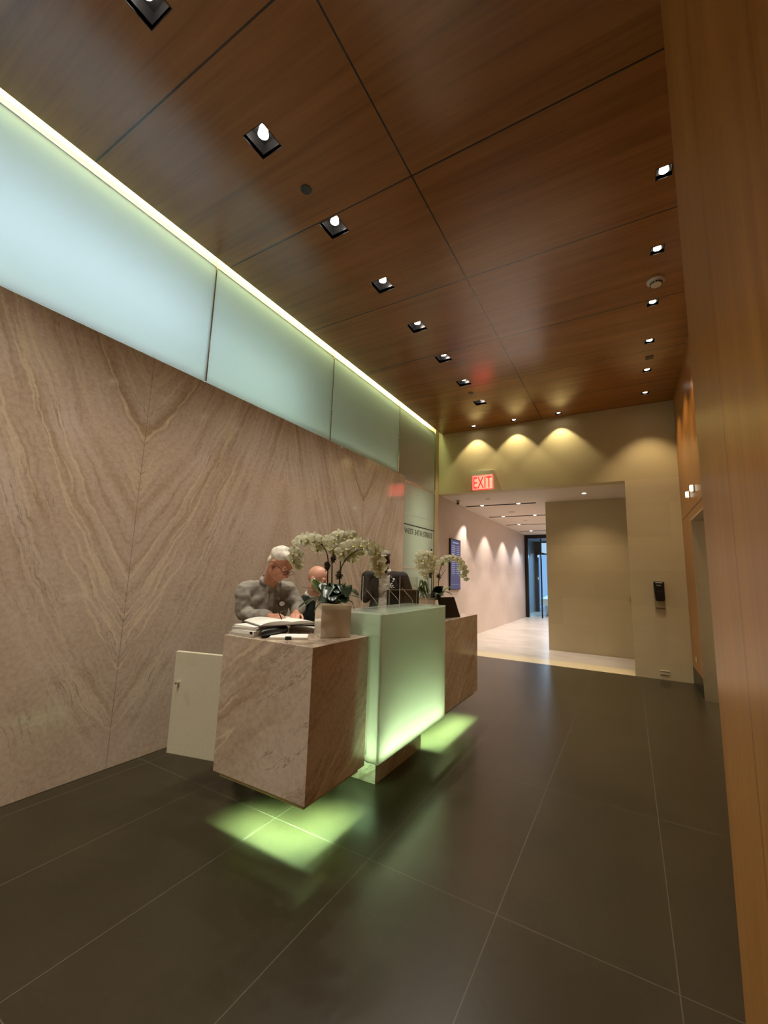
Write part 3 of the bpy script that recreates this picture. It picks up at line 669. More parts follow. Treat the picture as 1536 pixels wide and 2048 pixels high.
# ------------------------------------------------------------------ monitors
ms = thing('black_monitor', 'black upright display seen from behind on the far marble block', 'monitor', (-1.6, 4.08, ZT))
bm = B()
a0, a1 = at(888, 1237, 4.10), at(921, 1234, 4.25); a0.z = a1.z = ZT+.0008
dv = (a1-a0).normalized(); nv = Vector((-dv.y, dv.x, 0))
w0 = (a1-a0).length
pts = []
for (u, h, t_) in ((-.03, .0, .0), (w0, 0, 0), (w0-.045, .20, .045), (-.03, .20, .045)):
    pts.append(a0+dv*u+nv*t_+Vector((0, 0, h)))
back = [p+nv*.02 for p in pts]
vv = [bm.verts.new(p) for p in pts+back]
for f in ((0, 1, 2, 3), (7, 6, 5, 4), (0, 4, 5, 1), (1, 5, 6, 2), (2, 6, 7, 3), (3, 7, 4, 0)): bm.faces.new([vv[i] for i in f])
obj('screen_back', bm, M['black_plastic'], ms, bevel=.003)
bm = B(); fo = [a0+dv*.02+nv*.02, a0+dv*(w0-.04)+nv*.02, a0+dv*(w0-.04)+nv*.13, a0+dv*.02+nv*.13]
v1 = [bm.verts.new(p) for p in fo]; v2 = [bm.verts.new(p+Vector((0, 0, .008))) for p in fo]
bm.faces.new(v1[::-1]); bm.faces.new(v2)
for i in range(4): bm.faces.new((v1[i], v1[(i+1) % 4], v2[(i+1) % 4], v2[i]))
obj('stand', bm, M['black_plastic'], ms)
dm = thing('desk_monitor', 'black computer monitor behind the glass counter in front of the man in the blazer', 'monitor', (-1.98, 3.2, .761))
def slant(a, b, z0, z1, th):
    bm = B(); a = Vector(a); b = Vector(b); dd = (b-a).normalized(); nn = Vector((-dd.y, dd.x, 0))*th
    vv = [bm.verts.new(Vector((p.x, p.y, z))+o_) for o_ in (Vector(), nn) for p, z in ((a, z0), (b, z0), (b, z1), (a, z1))]
    for f in ((0, 1, 2, 3), (7, 6, 5, 4), (0, 4, 5, 1), (1, 5, 6, 2), (2, 6, 7, 3), (3, 7, 4, 0)): bm.faces.new([vv[i] for i in f])
    return bm
q0, q1 = at(777, 1190, 3.72), at(838, 1190, 3.93)
obj('panel', slant((q0.x, q0.y, 0), (q1.x, q1.y, 0), 1.05, 1.357, .03), M['black_plastic'], dm, bevel=.004)
obj('top_edge', slant((q0.x, q0.y, 0), (q1.x, q1.y, 0), 1.3572, 1.361, .01), M['steel'], dm)
mc = (q0+q1)/2
bm = B(); cyl(bm, (mc.x, mc.y), .02, .77, 1.06, 14); obj('neck', bm, M['black_plastic'], dm)
bm = B(); cyl(bm, (mc.x, mc.y), .09, .7608, .775, 24); obj('base', bm, M['black_plastic'], dm)

# ------------------------------------------------------------------ orchids
def blossom_mesh(bm, c, fwd, s, spin):
    fwd = fwd.normalized(); q = fwd.to_track_quat('Z', 'Y').to_matrix().to_4x4()
    mt = Matrix.Translation(c) @ q @ Matrix.Rotation(spin, 4, 'Z')
    def petal_(ang, L, W, cup, mat=0):
        ca = Matrix.Rotation(ang, 4, 'Z'); n, m = 5, 4; g = []
        for i in range(n+1):
            u = i/n; wd = W*math.sin(math.pi*(.08+.92*u)**.8)**.7*.5 if u < 1 else .0
            row = []
            for j in range(-m//2, m//2+1):
                v = j/(m/2); row.append(bm.verts.new(mt @ ca @ Vector((v*wd, u*L+.003, cup*math.sin(u*2.2)*L-.10*L*v*v+.05*L*u*u))))
            g.append(row)
        for i in range(n):
            for j in range(m): f = bm.faces.new((g[i][j], g[i][j+1], g[i+1][j+1], g[i+1][j])); f.material_index = mat; f.smooth = True
    petal_(R(78), s*.52, s*.55, .06); petal_(R(-78), s*.52, s*.55, .06)      # broad side petals
    petal_(0, s*.46, s*.34, -.05); petal_(R(142), s*.44, s*.30, -.08); petal_(R(-142), s*.44, s*.30, -.08)
    petal_(R(180), s*.22, s*.16, .9, 1)
    bmesh.ops.create_uvsphere(bm, u_segments=8, v_segments=6, radius=s*.04, matrix=mt @ Matrix.Translation((0, 0, s*.04)))
    
def leaf_mesh(pts, W, fold=.18, seg=4):
    bm = B(); pts = [Vector(p) for p in pts]
    # resample by Catmull-Rom
    P = []
    for i in range(len(pts)-1):
        p0, p1, p2, p3 = pts[max(i-1, 0)], pts[i], pts[i+1], pts[min(i+2, len(pts)-1)]
        for k_ in range(4):
            t_ = k_/4; P.append(.5*((2*p1)+(p2-p0)*t_+(2*p0-5*p1+4*p2-p3)*t_*t_+(3*p1-p0-3*p2+p3)*t_**3))
    P.append(pts[-1]); n = len(P); rows = []
    for i, p in enumerate(P):
        u = i/(n-1); d_ = (P[min(i+1, n-1)]-P[max(i-1, 0)]).normalized(); s_ = d_.cross(Vector((0, 0, 1)))
        if s_.length < .05: s_ = CR.copy()
        s_.normalize(); up = s_.cross(d_)
        wd = W*(math.sin(math.pi*min(1, .12+.88*u)))**.55 if u < .999 else .001
        rows.append([bm.verts.new(p+s_*wd*v+up*abs(v)*wd*fold) for v in (-.5, -.25, 0, .25, .5)])
    for a, b in zip(rows, rows[1:]):
        for j in range(4): f = bm.faces.new((a[j], a[j+1], b[j+1], b[j])); f.smooth = True
    g = bmesh.ops.extrude_face_region(bm, geom=bm.faces[:])
    bmesh.ops.translate(bm, verts=[v for v in g['geom'] if isinstance(v, bmesh.types.BMVert)], vec=(0, 0, -.0015))
    return bm
def spline(pts, k=5):
    P = []
    for i in range(len(pts)-1):
        p0, p1, p2, p3 = pts[max(i-1, 0)], pts[i], pts[i+1], pts[min(i+2, len(pts)-1)]
        for j in range(k):
            t_ = j/k; P.append(.5*((2*p1)+(p2-p0)*t_+(2*p0-5*p1+4*p2-p3)*t_*t_+(3*p1-p0-3*p2+p3)*t_**3))
    P.append(pts[-1]); return P
def pot(c, side, ang, z0, par, h):
    bm = B(); s = side/2; t_ = .008
    prism(bm, [(-s, -s), (s, -s), (s, s), (-s, s)], 0, h, 'z')
    bm2 = bm
    f = max(bm.faces, key=lambda f: f.calc_center_median().z)
    bmesh.ops.inset_region(bm, faces=[f], thickness=t_); bmesh.ops.translate(bm, verts=f.verts, vec=(0, 0, -.03))
    bmesh.ops.transform(bm, matrix=Matrix.Translation((c[0], c[1], z0)) @ Matrix.Rotation(ang, 4, 'Z'), verts=bm.verts)
    return obj('pot', bm, M['ceramic'], par, bevel=.003)
random.seed(11)
# near orchid: cube pot turned on the block
o1 = thing('potted_orchid', 'white orchid with long arching stems in a white cube pot on the near marble block', 'potted plant', (-1.752, 2.294, ZT))
a_, b_ = Vector((-1.706, 2.153, 0)), Vector((-1.582, 2.305, 0)); ed = (b_-a_).normalized(); nn_ = Vector((-ed.y, ed.x, 0)); side = .198
pc = a_+ed*side/2+nn_*side/2
pot((pc.x, pc.y), side, math.atan2(ed.y, ed.x), ZT+.0006, o1, .205)
D1 = (pc-CAMP).dot(CF)
def orchid(par, D, stems, blooms, leaves, s, tie, grass=()):
    for pts, off in stems:
        P = spline([at(x, y, D+dz) for (x, y, dz) in pts]); bm = B(); ring_tube(bm, P, [.0045-.003*i/len(P) for i in range(len(P))], 7); obj('stem', bm, M['stem'], par, smooth=True)
    for (x, y, dz, sc, fx_, fz_) in blooms:
        bm = B(); c = at(x, y, D+dz); f = -CF*1.0+CR*fx_+Vector((0, 0, fz_))
        blossom_mesh(bm, c, f, s*sc, random.uniform(-.25, .25)); obj('blossom', bm, [M['petal'], M['lip']], par)
    for pts, W, mt in leaves:
        obj('leaf', leaf_mesh([at(x, y, D+dz) for (x, y, dz) in pts], W*(1.2 if W > .05 else 1)), M[mt], par, smooth=True)
    for (x, y, rx, rz) in tie:
        bm = B(); c = at(x, y, D)
        for q in range(26):
            dd = Vector((random.uniform(-1, 1), random.uniform(-1, 1), random.uniform(-1, 1)))
            dd = dd.normalized(); e_ = c+Vector((dd.x*rx, dd.y*rx, dd.z*rz)); ring_tube(bm, [c+Vector((dd.x*rx*.2, dd.y*rx*.2, dd.z*rz*.6)), e_, e_+Vector((random.uniform(-.01, .01), 0, -.008))], [.004, .003, .001], 5)
        ellip(bm, c, (rx*.75, rx*.75, rz*.85), seg=12); obj('moss_tie', bm, M['moss'], par)
stems = [([(655, 1207, 0), (655, 1160, 0), (656, 1120, -.02), (650, 1098, -.03), (639, 1086, -.05), (620, 1080, -.06), (600, 1083, -.08), (590, 1098, -.1), (592, 1125, -.1), (597, 1138, -.1)], 0),
         ([(663, 1207, .02), (664, 1140, .03), (665, 1112, .03), (672, 1095, .04), (682, 1083, .05), (694, 1072, .06), (704, 1075, .07)], 0),
         ([(677, 1205, .0), (679, 1160, 0), (684, 1132, 0), (698, 1112, -.02), (716, 1101, -.04), (732, 1099, -.05), (744, 1106, -.06), (753, 1122, -.07), (758, 1142, -.08)], 0),
         ([(678, 1205, .02), (680, 1150, .02), (681, 1122, .02), (680, 1105, .02), (684, 1090, .03)], 0)]
blooms = [(640, 1084, -.04, 1.0, -.1, .1), (628, 1078, -.06, 1.05, -.2, .25), (614, 1079, -.07, 1.15, -.4, .25), (602, 1079, -.07, .95, -.6, .3), (636, 1097, -.03, .9, 0, -.2), (648, 1085, -.02, .9, .3, .1), (592, 1088, -.10, .9, -.9, .1), (588, 1103, -.11, 1.05, -.9, -.1), (595, 1109, -.11, .9, -.2, -.2), (586, 1117, -.11, 1.0, -.7, -.3), (597, 1127, -.10, .7, -.1, -.4), (599, 1136, -.10, .5, .1, -.6), (588, 1126, -.10, .75, -.5, -.5),
          (668, 1080, .05, .95, -.2, .1), (676, 1069, .05, .9, -.3, .4), (690, 1075, .05, 1.0, .2, .2), (701, 1070, .06, .9, .5, .4), (708, 1076, .07, .85, .8, 0), (664, 1094, .04, .9, -.2, -.1), (670, 1104, .04, .85, .2, -.2), (686, 1086, .04, .95, .1, .0), (658, 1078, .05, .8, -.4, .2),
          (684, 1104, -.01, 1.05, -.3, 0), (695, 1095, -.02, 1.05, -.1, .2), (708, 1090, -.03, 1.1, .1, .3), (722, 1089, -.04, 1.1, .3, .3), (737, 1092, -.05, 1.0, .6, .3), (701, 1106, .0, .95, 0, -.1), (712, 1104, .0, .95, .2, -.2), (690, 1117, .0, .85, -.2, -.4), (706, 1119, .02, .8, 0, -.5), (725, 1104, .0, .8, .3, -.3), (748, 1094, -.06, 1.0, .8, .2), (754, 1102, -.07, 1.05, .6, -.1), (748, 1107, -.06, .8, .2, -.2), (756, 1122, -.08, 1.05, .3, -.2), (759, 1138, -.08, 1.05, .3, -.4), (753, 1130, -.08, .9, -.2, -.3), (759, 1150, -.08, .65, .1, -.8)]
leaves = [([(668, 1208, 0), (645, 1190, 0), (632, 1172, .02), (628, 1157, .04)], .085, 'leaf_light'), ([(668, 1208, 0), (650, 1180, .03), (645, 1165, .08)], .08, 'leaf'),
          ([(668, 1208, 0), (640, 1195, -.05), (615, 1203, -.12), (597, 1215, -.16)], .045, 'leaf'), ([(664, 1208, 0), (630, 1198, -.02), (600, 1222, -.06)], .02, 'leaf_light'), ([(664, 1208, 0), (635, 1185, .02), (606, 1174, .05)], .018, 'leaf'),
          ([(668, 1208, 0), (664, 1180, -.05), (659, 1173, -.09), (650, 1197, -.17)], .095, 'leaf'), ([(672, 1208, 0), (680, 1180, -.05), (688, 1173, -.09), (694, 1193, -.16)], .095, 'leaf'),
          ([(672, 1208, 0), (688, 1186, -.01), (702, 1180, -.02), (717, 1192, -.05)], .075, 'leaf'), ([(668, 1208, 0), (672, 1178, -.03), (676, 1169, -.07), (674, 1188, -.15)], .09, 'leaf'),
          ([(672, 1208, 0), (695, 1192, .05), (718, 1196, .1)], .06, 'leaf_light'), ([(672, 1208, 0), (680, 1195, -.1), (690, 1206, -.18)], .09, 'leaf'), ([(668, 1208, 0), (655, 1195, -.1), (642, 1206, -.17)], .08, 'leaf'),
          ([(672, 1208, 0), (700, 1202, -.03), (709, 1222, -.04)], .03, 'leaf_light'), ([(668, 1208, 0), (640, 1207, -.03), (628, 1226, -.06)], .02, 'leaf_light'), ([(670, 1208, 0), (666, 1190, -.12), (664, 1203, -.2)], .07, 'leaf')]
orchid(o1, D1, stems, blooms, leaves, .098, [(655, 1132, .022, .034), (666, 1117, .018, .030), (678, 1150, .02, .030)])
# far orchid: low pot on the far block
o2 = thing('potted_orchid', 'white orchid with grassy leaves in a pale low pot behind the glass counter', 'potted plant', (-1.80, 3.86, ZT))
pot((-1.80, 3.86), .2, R(51), ZT+.0006, o2, .2)
D2 = (Vector((-1.80, 3.86, 1.2))-CAMP).dot(CF)
p2 = at(862, 1195, D2)
stems = [([(856, 1200, 0), (856, 1165, 0), (852, 1140, 0), (846, 1118, -.02)], 0), ([(862, 1200, 0), (863, 1160, .02), (861, 1130, .03), (858, 1110, .04)], 0), ([(866, 1200, .03), (866, 1150, .03), (860, 1094, .05)], 0),
         ([(876, 1200, 0), (877, 1168, 0), (880, 1140, 0), (890, 1120, -.02), (906, 1114, -.03), (920, 1122, -.05), (930, 1142, -.06), (936, 1160, -.07)], 0), ([(876, 1165, 0), (884, 1150, .0), (892, 1138, .02)], 0)]
blooms = [(838, 1110, -.02, .95, -.6, .3), (848, 1106, 0, 1.0, -.1, .4), (858, 1108, .02, .95, .3, .4), (835, 1122, -.02, .95, -.7, 0), (846, 1119, -.04, 1.0, -.1, .1), (857, 1121, .0, 1.0, .3, .1), (866, 1116, .02, .9, .6, .2), (840, 1134, -.02, .95, -.4, -.2), (851, 1133, -.03, 1.0, 0, -.2), (862, 1132, .0, .95, .4, -.1), (870, 1127, .02, .9, .7, 0), (846, 1147, -.01, .9, -.2, -.4), (857, 1146, .0, .9, .2, -.4), (867, 1142, .02, .85, .4, -.3), (852, 1156, 0, .65, 0, -.7),
          (881, 1125, 0, .85, -.4, .1), (889, 1119, -.02, .9, -.2, .3), (898, 1117, -.02, .95, 0, .4), (907, 1116, -.03, .95, .2, .4), (916, 1119, -.04, .95, .5, .3), (923, 1126, -.05, .95, .7, .1), (928, 1135, -.06, .95, .7, -.1), (922, 1137, -.05, .8, .2, -.2), (931, 1145, -.06, .9, .6, -.3), (926, 1152, -.06, .8, .2, -.4), (933, 1159, -.07, .65, .3, -.7), (887, 1127, 0, .75, -.1, -.3)]
leaves = [([(872, 1200, 0), (876, 1180, -.04), (882, 1172, -.1)], .09, 'leaf'), ([(874, 1200, 0), (888, 1184, -.05), (905, 1190, -.08)], .06, 'leaf'), ([(874, 1200, 0), (890, 1180, .03), (903, 1173, .06)], .05, 'leaf_light'), ([(868, 1200, 0), (875, 1186, -.1), (884, 1192, -.17)], .08, 'leaf')]
for q in range(16):
    x0 = random.uniform(846, 868); x1 = random.uniform(826, 852); y1 = random.uniform(1158, 1188)
    leaves.append(([(x0, 1203, 0), ((x0+x1)/2, 1184, random.uniform(-.04, .04)), (x1, y1, random.uniform(-.08, .08)), (x1-random.uniform(0, 8), y1+random.uniform(6, 26), random.uniform(-.1, .1))], .016, 'leaf_light'))
orchid(o2, D2, stems, blooms, leaves, .098, [(877, 1152, .02, .026), (861, 1150, .018, .03)])

# ------------------------------------------------------------------ people
def skinmat(name, c, rough=.45):
    t = NT(name); p = t.pos()
    col = t.mix(t.noise(p, 22, 4, .6), tuple(q*.82 for q in c), (min(1, c[0]*1.2), c[1]*1.05, c[2]))
    return t.done(t.bsdf(col, rough, 0, .4, t.bump(t.noise(p, 300, 2), .08, .001), Subsurface_Weight=.08, Subsurface_Radius=(.01, .004, .002)))
def cloth(name, c, rough=.85, fold=.5, fs=9):
    t = NT(name); p = t.pos()
    col = t.mix(t.noise(p, 180, 2), tuple(q*.85 for q in c), tuple(min(1, q*1.12) for q in c))
    h = t.noise(p, fs, 2, .5, .3)
    return t.done(t.bsdf(col, rough, 0, .2, t.bump(h, fold, .03)))
def voxel(name, bm, mats, parent, vox, smooth_it=4, cut=None, solid=0.0, noise=0.0):
    bmesh.ops.recalc_face_normals(bm, faces=bm.faces)
    me = bpy.data.meshes.new('t'); bm.to_mesh(me); bm.free(); tmp = bpy.data.objects.new('t', me); COL.objects.link(tmp)
    r_ = tmp.modifiers.new('r', 'REMESH'); r_.mode = 'VOXEL'; r_.voxel_size = vox; r_.use_smooth_shade = True
    s_ = tmp.modifiers.new('s', 'SMOOTH'); s_.iterations = smooth_it; s_.factor = .5
    dg = bpy.context.evaluated_depsgraph_get(); dg.update()
    m2 = bpy.data.meshes.new_from_object(tmp.evaluated_get(dg)); bpy.data.objects.remove(tmp)
    m2.materials.clear()
    for m_ in (mats if isinstance(mats, list) else [mats]): m2.materials.append(m_)
    b2 = B(); b2.from_mesh(m2)
    # keep the biggest shell (inner cavities out)
    if noise:
        from mathutils import noise as NZ
        for v in b2.verts:
            n1 = NZ.noise(v.co*11)+.6*NZ.noise(v.co*24+Vector((3, 1, 7))); v.co += v.normal*n1*noise
    if cut:
        dead = [f for f in b2.faces if cut(f.calc_center_median())]
        bmesh.ops.delete(b2, geom=dead, context='FACES')
    bmesh.ops.translate(b2, verts=b2.verts, vec=-Vector(parent['_o']))
    b2.to_mesh(m2); b2.free()
    for p in m2.polygons: p.use_smooth = True
    o = bpy.data.objects.new(name, m2); m2.name = name; COL.objects.link(o); o.parent = parent; o['_o'] = parent['_o']
    if solid: sm = o.modifiers.new('sol', 'SOLIDIFY'); sm.thickness = solid; sm.offset = 1
    return o
def frame(c, heading, pitch=0.0, roll=0.0):
    return Matrix.Translation(Vector(c)) @ Matrix.Rotation(heading, 4, 'Z') @ Matrix.Rotation(pitch, 4, 'Y') @ Matrix.Rotation(roll, 4, 'X')
def ell(bm, F, c, r, tilt=0.0):
    m = F @ Matrix.Translation(Vector(c)) @ Matrix.Rotation(tilt, 4, 'Y') @ Matrix.Diagonal((*r, 1))
    bmesh.ops.create_uvsphere(bm, u_segments=22, v_segments=14, radius=1, matrix=m)
def cap(bm, F, a, b, r0, r1=None): capsule(bm, F @ Vector(a), F @ Vector(b), r0, r1)
def head_into(bm, F):
    ell(bm, F, (-.012, 0, .03), (.096, .076, .088)); ell(bm, F, (.022, 0, -.035), (.070, .063, .085)); ell(bm, F, (.045, 0, -.092), (.042, .044, .028))
    cap(bm, F, (.086, 0, .008), (.108, 0, -.032), .010, .0145); ell(bm, F, (.098, .011, -.036), (.011, .009, .008)); ell(bm, F, (.098, -.011, -.036), (.011, .009, .008))
    cap(bm, F, (.078, -.034, .022), (.078, .034, .022), .011)
    for s in (-1, 1): ell(bm, F, (.0745, s*.030, .006), (.0125, .014, .009), .25); cap(bm, F, (.082, -.018, -.060), (.082, .018, -.060), .009, .009); cap(bm, F, (.080, -.014, -.072), (.080, .014, -.072), .009)
    for s in (-1, 1):
        ell(bm, F, (.058, s*.036, -.03), (.026, .024, .026)); ell(bm, F, (-.008, s*.077, -.008), (.020, .009, .032), .15); ell(bm, F, (-.004, s*.074, -.032), (.010, .008, .012))
def hand_into(bm, wrist, fwd, palm, curl, side=1, s=1.0, thumb_in=.5):
    """palm slab, four jointed fingers and a thumb; palm = direction the palm faces, side = where the thumb leaves"""
    f = Vector(fwd).normalized(); n = Vector(palm); n = (n-f*n.dot(f)).normalized(); l = f.cross(n)*side
    w_ = Vector(wrist)
    def P(a, b, c): return w_+(f*a+l*b+n*c)*s
    for b, L in ((.028, .088), (.010, .094), (-.010, .090), (-.027, .080)):
        capsule(bm, P(.012, b*.6, 0), P(L-.01, b, 0), .0125*s, .0105*s, 10)
        p = P(L-.008, b, .002); ang = 0
        ln = (.042, .026, .02) if abs(b) < .02 else (.036, .023, .018)
        for k_, q in enumerate(ln):
            ang += curl*(1.0, 1.1, .8)[k_]; d_ = (f*math.cos(ang)+n*math.sin(ang)); e_ = p+d_*q*s
            capsule(bm, p, e_, (.0092, .0085, .0078)[k_]*s, (.0086, .0078, .0068)[k_]*s, 10); p = e_
    p = P(.022, .026, .006); d_ = (f*.72+l*.62+n*.3).normalized()
    for q, r_ in ((.036, .0125), (.030, .0105), (.024, .0095)):
        e_ = p+d_*q*s; capsule(bm, p, e_, r_*s, r_*.9*s, 10); p = e_; d_ = (d_+f*.35-l*thumb_in*.6+n*.35).normalized()
def eyes(F, par, iris=(.05, .08, .12)):
    for s in (-1, 1):
        bm = B(); c = F @ Vector((.0755, s*.030, .0)); bmesh.ops.create_uvsphere(bm, u_segments=12, v_segments=8, radius=.0115, matrix=Matrix.Translation(c))
        d_ = (F.to_3x3() @ Vector((1, 0, -.25))).normalized()
        for f_ in bm.faces:
            if (f_.calc_center_median()-c).normalized().dot(d_) > .87: f_.material_index = 1
        obj('eye', bm, [plain('eye_white', (.7, .66, .6), .2), plain('iris', iris, .2)], par, smooth=True)

# ---- man 1: grey work shirt, standing and writing
r1 = Vector((-2.53, 2.47, 0)); H1 = R(-26)
m1 = thing('person', 'grey-haired man with glasses in a grey work shirt, leaning over the desk and writing', 'person', tuple(r1))
fwd = Vector((math.cos(H1), math.sin(H1), 0)); lft = Vector((-math.sin(H1), math.cos(H1), 0)); UP = Vector((0, 0, 1))
nb1 = at(540, 1163, 3.22); hd = at(561, 1127, 3.06)
HF = frame(hd, R(4), R(38))
chest = nb1-fwd*.075-UP*.19; belly = chest-fwd*.055-UP*.23; pelv = Vector((r1.x, r1.y, .93))
TF = frame(chest, H1, R(14)); BF = frame(belly, H1, R(8))
sR, sL = nb1-lft*.178-UP*.075-fwd*.045, nb1+lft*.178-UP*.075-fwd*.045
eR, eL = at(487, 1228, 3.10), at(596, 1218, 3.27)
wR, wL = at(541, 1233, 2.93), at(592, 1226, 3.06)
skin1 = skinmat('skin_ruddy', (.50, .245, .15))
bm = B(); head_into(bm, HF)
capsule(bm, HF @ Vector((-.025, 0, -.06)), nb1-UP*.02, .050, .060)
ell(bm, TF, (0, 0, 0), (.105, .16, .19)); ell(bm, BF, (0, 0, 0), (.12, .15, .18)); capsule(bm, sR, sL, .055)
ellip(bm, pelv, (.12, .16, .12), Matrix.Rotation(H1, 3, 'Z'))
for s, a, e, w_ in ((-1, sR, eR, wR), (1, sL, eL, wL)):
    capsule(bm, a, e, .048, .038); capsule(bm, e, w_, .038, .026)
    hip = pelv+lft*s*.09-UP*.04; kn = Vector((hip.x, hip.y, .50))+fwd*.03; an = Vector((hip.x, hip.y, .09))-fwd*.01
    capsule(bm, hip, kn, .075, .052); capsule(bm, kn, an, .05, .034); capsule(bm, an-UP*.045, an+fwd*.15-UP*.055, .034, .028)
tgt = at(566, 1232, 2.88)
hand_into(bm, wR, (tgt-wR)+Vector((0, 0, -.008)), (-UP*.8+lft*.6), .62, -1, .95, .9)
tgl = at(588, 1236, 2.90)
hand_into(bm, wL, (tgl-wL), -UP+fwd*.2, .35, 1, .95)
body1 = voxel('body', bm, skin1, m1, .0045, 3)
eyes(HF, m1)
shirtmat = cloth('grey_twill', (.25, .22, .185), .85, .8, 8)
bm = B(); ell(bm, TF, (0, 0, 0), (.125, .185, .215)); ell(bm, BF, (.0, 0, 0), (.145, .175, .22)); capsule(bm, sR, sL, .066); ellip(bm, pelv, (.14, .18, .13), Matrix.Rotation(H1, 3, 'Z'))
capsule(bm, nb1-UP*.045-fwd*.01, nb1-UP*.005, .078, .066)
for q in (sR, sL): capsule(bm, nb1-UP*.055-fwd*.015, q+UP*.004, .072, .066)
for a, e, w_ in ((sR, eR, wR), (sL, eL, wL)):
    capsule(bm, a, e, .07, .058); we = w_+(e-w_).normalized()*.035; capsule(bm, e, we, .057, .04)
sh = voxel('shirt', bm, shirtmat, m1, .007, 3, noise=.012)
bm = B()
def ringpts(c, F, ra, rb, z, a0=0, a1=360, n=26): return [F @ Vector((ra*math.cos(R(a0+(a1-a0)*i/n)), rb*math.sin(R(a0+(a1-a0)*i/n)), z)) for i in range(n+1)]
CFm = frame(nb1+UP*.0, H1, R(22))
lo = ringpts(None, CFm, .074, .074, .005, 28, 332); hi = ringpts(None, CFm, .064, .064, .042, 22, 338); out = ringpts(None, CFm, .088, .092, -.004, 24, 336)
V1, V2, V3 = [[bm.verts.new(p) for p in q] for q in (lo, hi, out)]
for a, b in ((V1, V2), (V2, V3)):
    for i in range(len(a)-1): bm.faces.new((a[i], a[i+1], b[i+1], b[i]))
c_ = obj('collar', bm, shirtmat, m1, smooth=True); sm = c_.modifiers.new('s', 'SOLIDIFY'); sm.thickness = .003
bm = B()
for s in (-1, 1):
    p0 = CFm @ Vector((.060, s*.028, .035)); p1 = CFm @ Vector((.078, s*.052, .0)); p2_ = CFm @ Vector((.105, s*.050, -.045)); p3 = CFm @ Vector((.085, s*.014, -.01))
    quad(bm, [p0, p1, p2_, p3])
c_ = obj('collar_point', bm, shirtmat, m1); sm = c_.modifiers.new('s', 'SOLIDIFY'); sm.thickness = .004
# placket, patch
def onchest(y, z, F=None, rr=(.125, .19, .215), e=.010):
    F = F or TF; k_ = max(0, 1-(y/rr[1])**2-(z/rr[2])**2); return F @ Vector((rr[0]*math.sqrt(k_)+e, y, z))
bm = B(); P = [onchest(0, z) for z in (.14, .09, .04, -.01)]+[BF @ Vector((.160, 0, z)) for z in (.15, .09, .03, -.04, -.12)]
prev = None
for p in P:
    q = [bm.verts.new(p-lft*.016), bm.verts.new(p+lft*.016)]
    if prev: bm.faces.new((prev[0], prev[1], q[1], q[0]))
    prev = q
c_ = obj('placket', bm, shirtmat, m1); sm = c_.modifiers.new('s', 'SOLIDIFY'); sm.thickness = .004
pcen = onchest(.085, .055, e=.014); pn = (TF.to_3x3() @ Vector((.8, .45, .25))).normalized(); pq = pn.to_track_quat('Z', 'Y').to_matrix().to_4x4()
bm = B(); bmesh.ops.create_circle(bm, cap_ends=True, segments=20, radius=1, matrix=Matrix.Translation(pcen) @ pq @ Matrix.Diagonal((.037, .024, 1, 1)))
c_ = obj('name_patch', bm, M['black_plastic'], m1); c_.modifiers.new('s', 'SOLIDIFY').thickness = .003
bm = B(); bmesh.ops.create_circle(bm, cap_ends=True, segments=20, radius=1, matrix=Matrix.Translation(pcen+pn*.004) @ pq @ Matrix.Diagonal((.030, .018, 1, 1)))
c2 = obj('patch_face', bm, M['paper'], c_); c2.modifiers.new('s', 'SOLIDIFY').thickness = .002
bm = B()
for s in (-1, 1):
    for a, b in (((-.035, .02), (.035, .02)), ((-.035, -.055), (.035, -.055)), ((-.035, .02), (-.035, -.055)), ((.035, .02), (.035, -.055))):
        ring_tube(bm, [onchest(s*.09+a[0], a[1]-.03), onchest(s*.09+(a[0]+b[0])/2, (a[1]+b[1])/2-.03), onchest(s*.09+b[0], b[1]-.03)], .0025, 5)
obj('pocket_seam', bm, shirtmat, m1)
hairm = plain('white_hair', (.62, .56, .46), .6, var=.3, scale=40, bump=.15)
bm = B(); ell(bm, HF, (-.026, 0, .046), (.092, .081, .080)); ell(bm, HF, (-.055, 0, -.002), (.050, .073, .062)); ell(bm, HF, (.040, .012, .090), (.045, .04, .020), -.3); ell(bm, HF, (.02, -.025, .094), (.05, .035, .020), .3)
voxel('hair', bm, hairm, m1, .005, 1, noise=.008)
bm = B()
for s in (-1, 1):
    c0 = HF @ Vector((.106, s*.034, -.006)); ra = HF.to_3x3()
    pts = [c0+ra @ Vector((0, .024*math.cos(a*math.pi/9), .017*math.sin(a*math.pi/9))) for a in range(19)]; ring_tube(bm, pts, .002, 6, False)
    ring_tube(bm, [HF @ Vector((.104, s*.058, .004)), HF @ Vector((.05, s*.079, .010)), HF @ Vector((-.005, s*.084, .012)), HF @ Vector((-.022, s*.083, -.004))], .002, 6)
ring_tube(bm, [HF @ Vector((.107, -.010, .0)), HF @ Vector((.112, 0, .004)), HF @ Vector((.107, .010, .0))], .002, 6)
obj('glasses', bm, plain('glasses_frame', (.05, .015, .01), .3), m1)
tr = cloth('dark_trousers', (.03, .03, .035))
bm = B()
ellip(bm, pelv-UP*.02, (.135, .175, .125), Matrix.Rotation(H1, 3, 'Z'))
for s in (-1, 1):
    hip = pelv+lft*s*.09-UP*.04; kn = Vector((hip.x, hip.y, .50))+fwd*.03; an = Vector((hip.x, hip.y, .10))-fwd*.01
    capsule(bm, hip, kn, .09, .068); capsule(bm, kn, an, .067, .058)
voxel('trousers', bm, tr, m1, .012, 3)
bm = B()
for s in (-1, 1):
    hip = pelv+lft*s*.09; an = Vector((hip.x, hip.y, .045)); capsule(bm, an-fwd*.05, an+fwd*.15, .042, .038)
voxel('shoes', bm, M['black_plastic'], m1, .008, 2)
pen0 = at(564, 1240, 2.86); pen1 = at(556, 1221, 2.87)
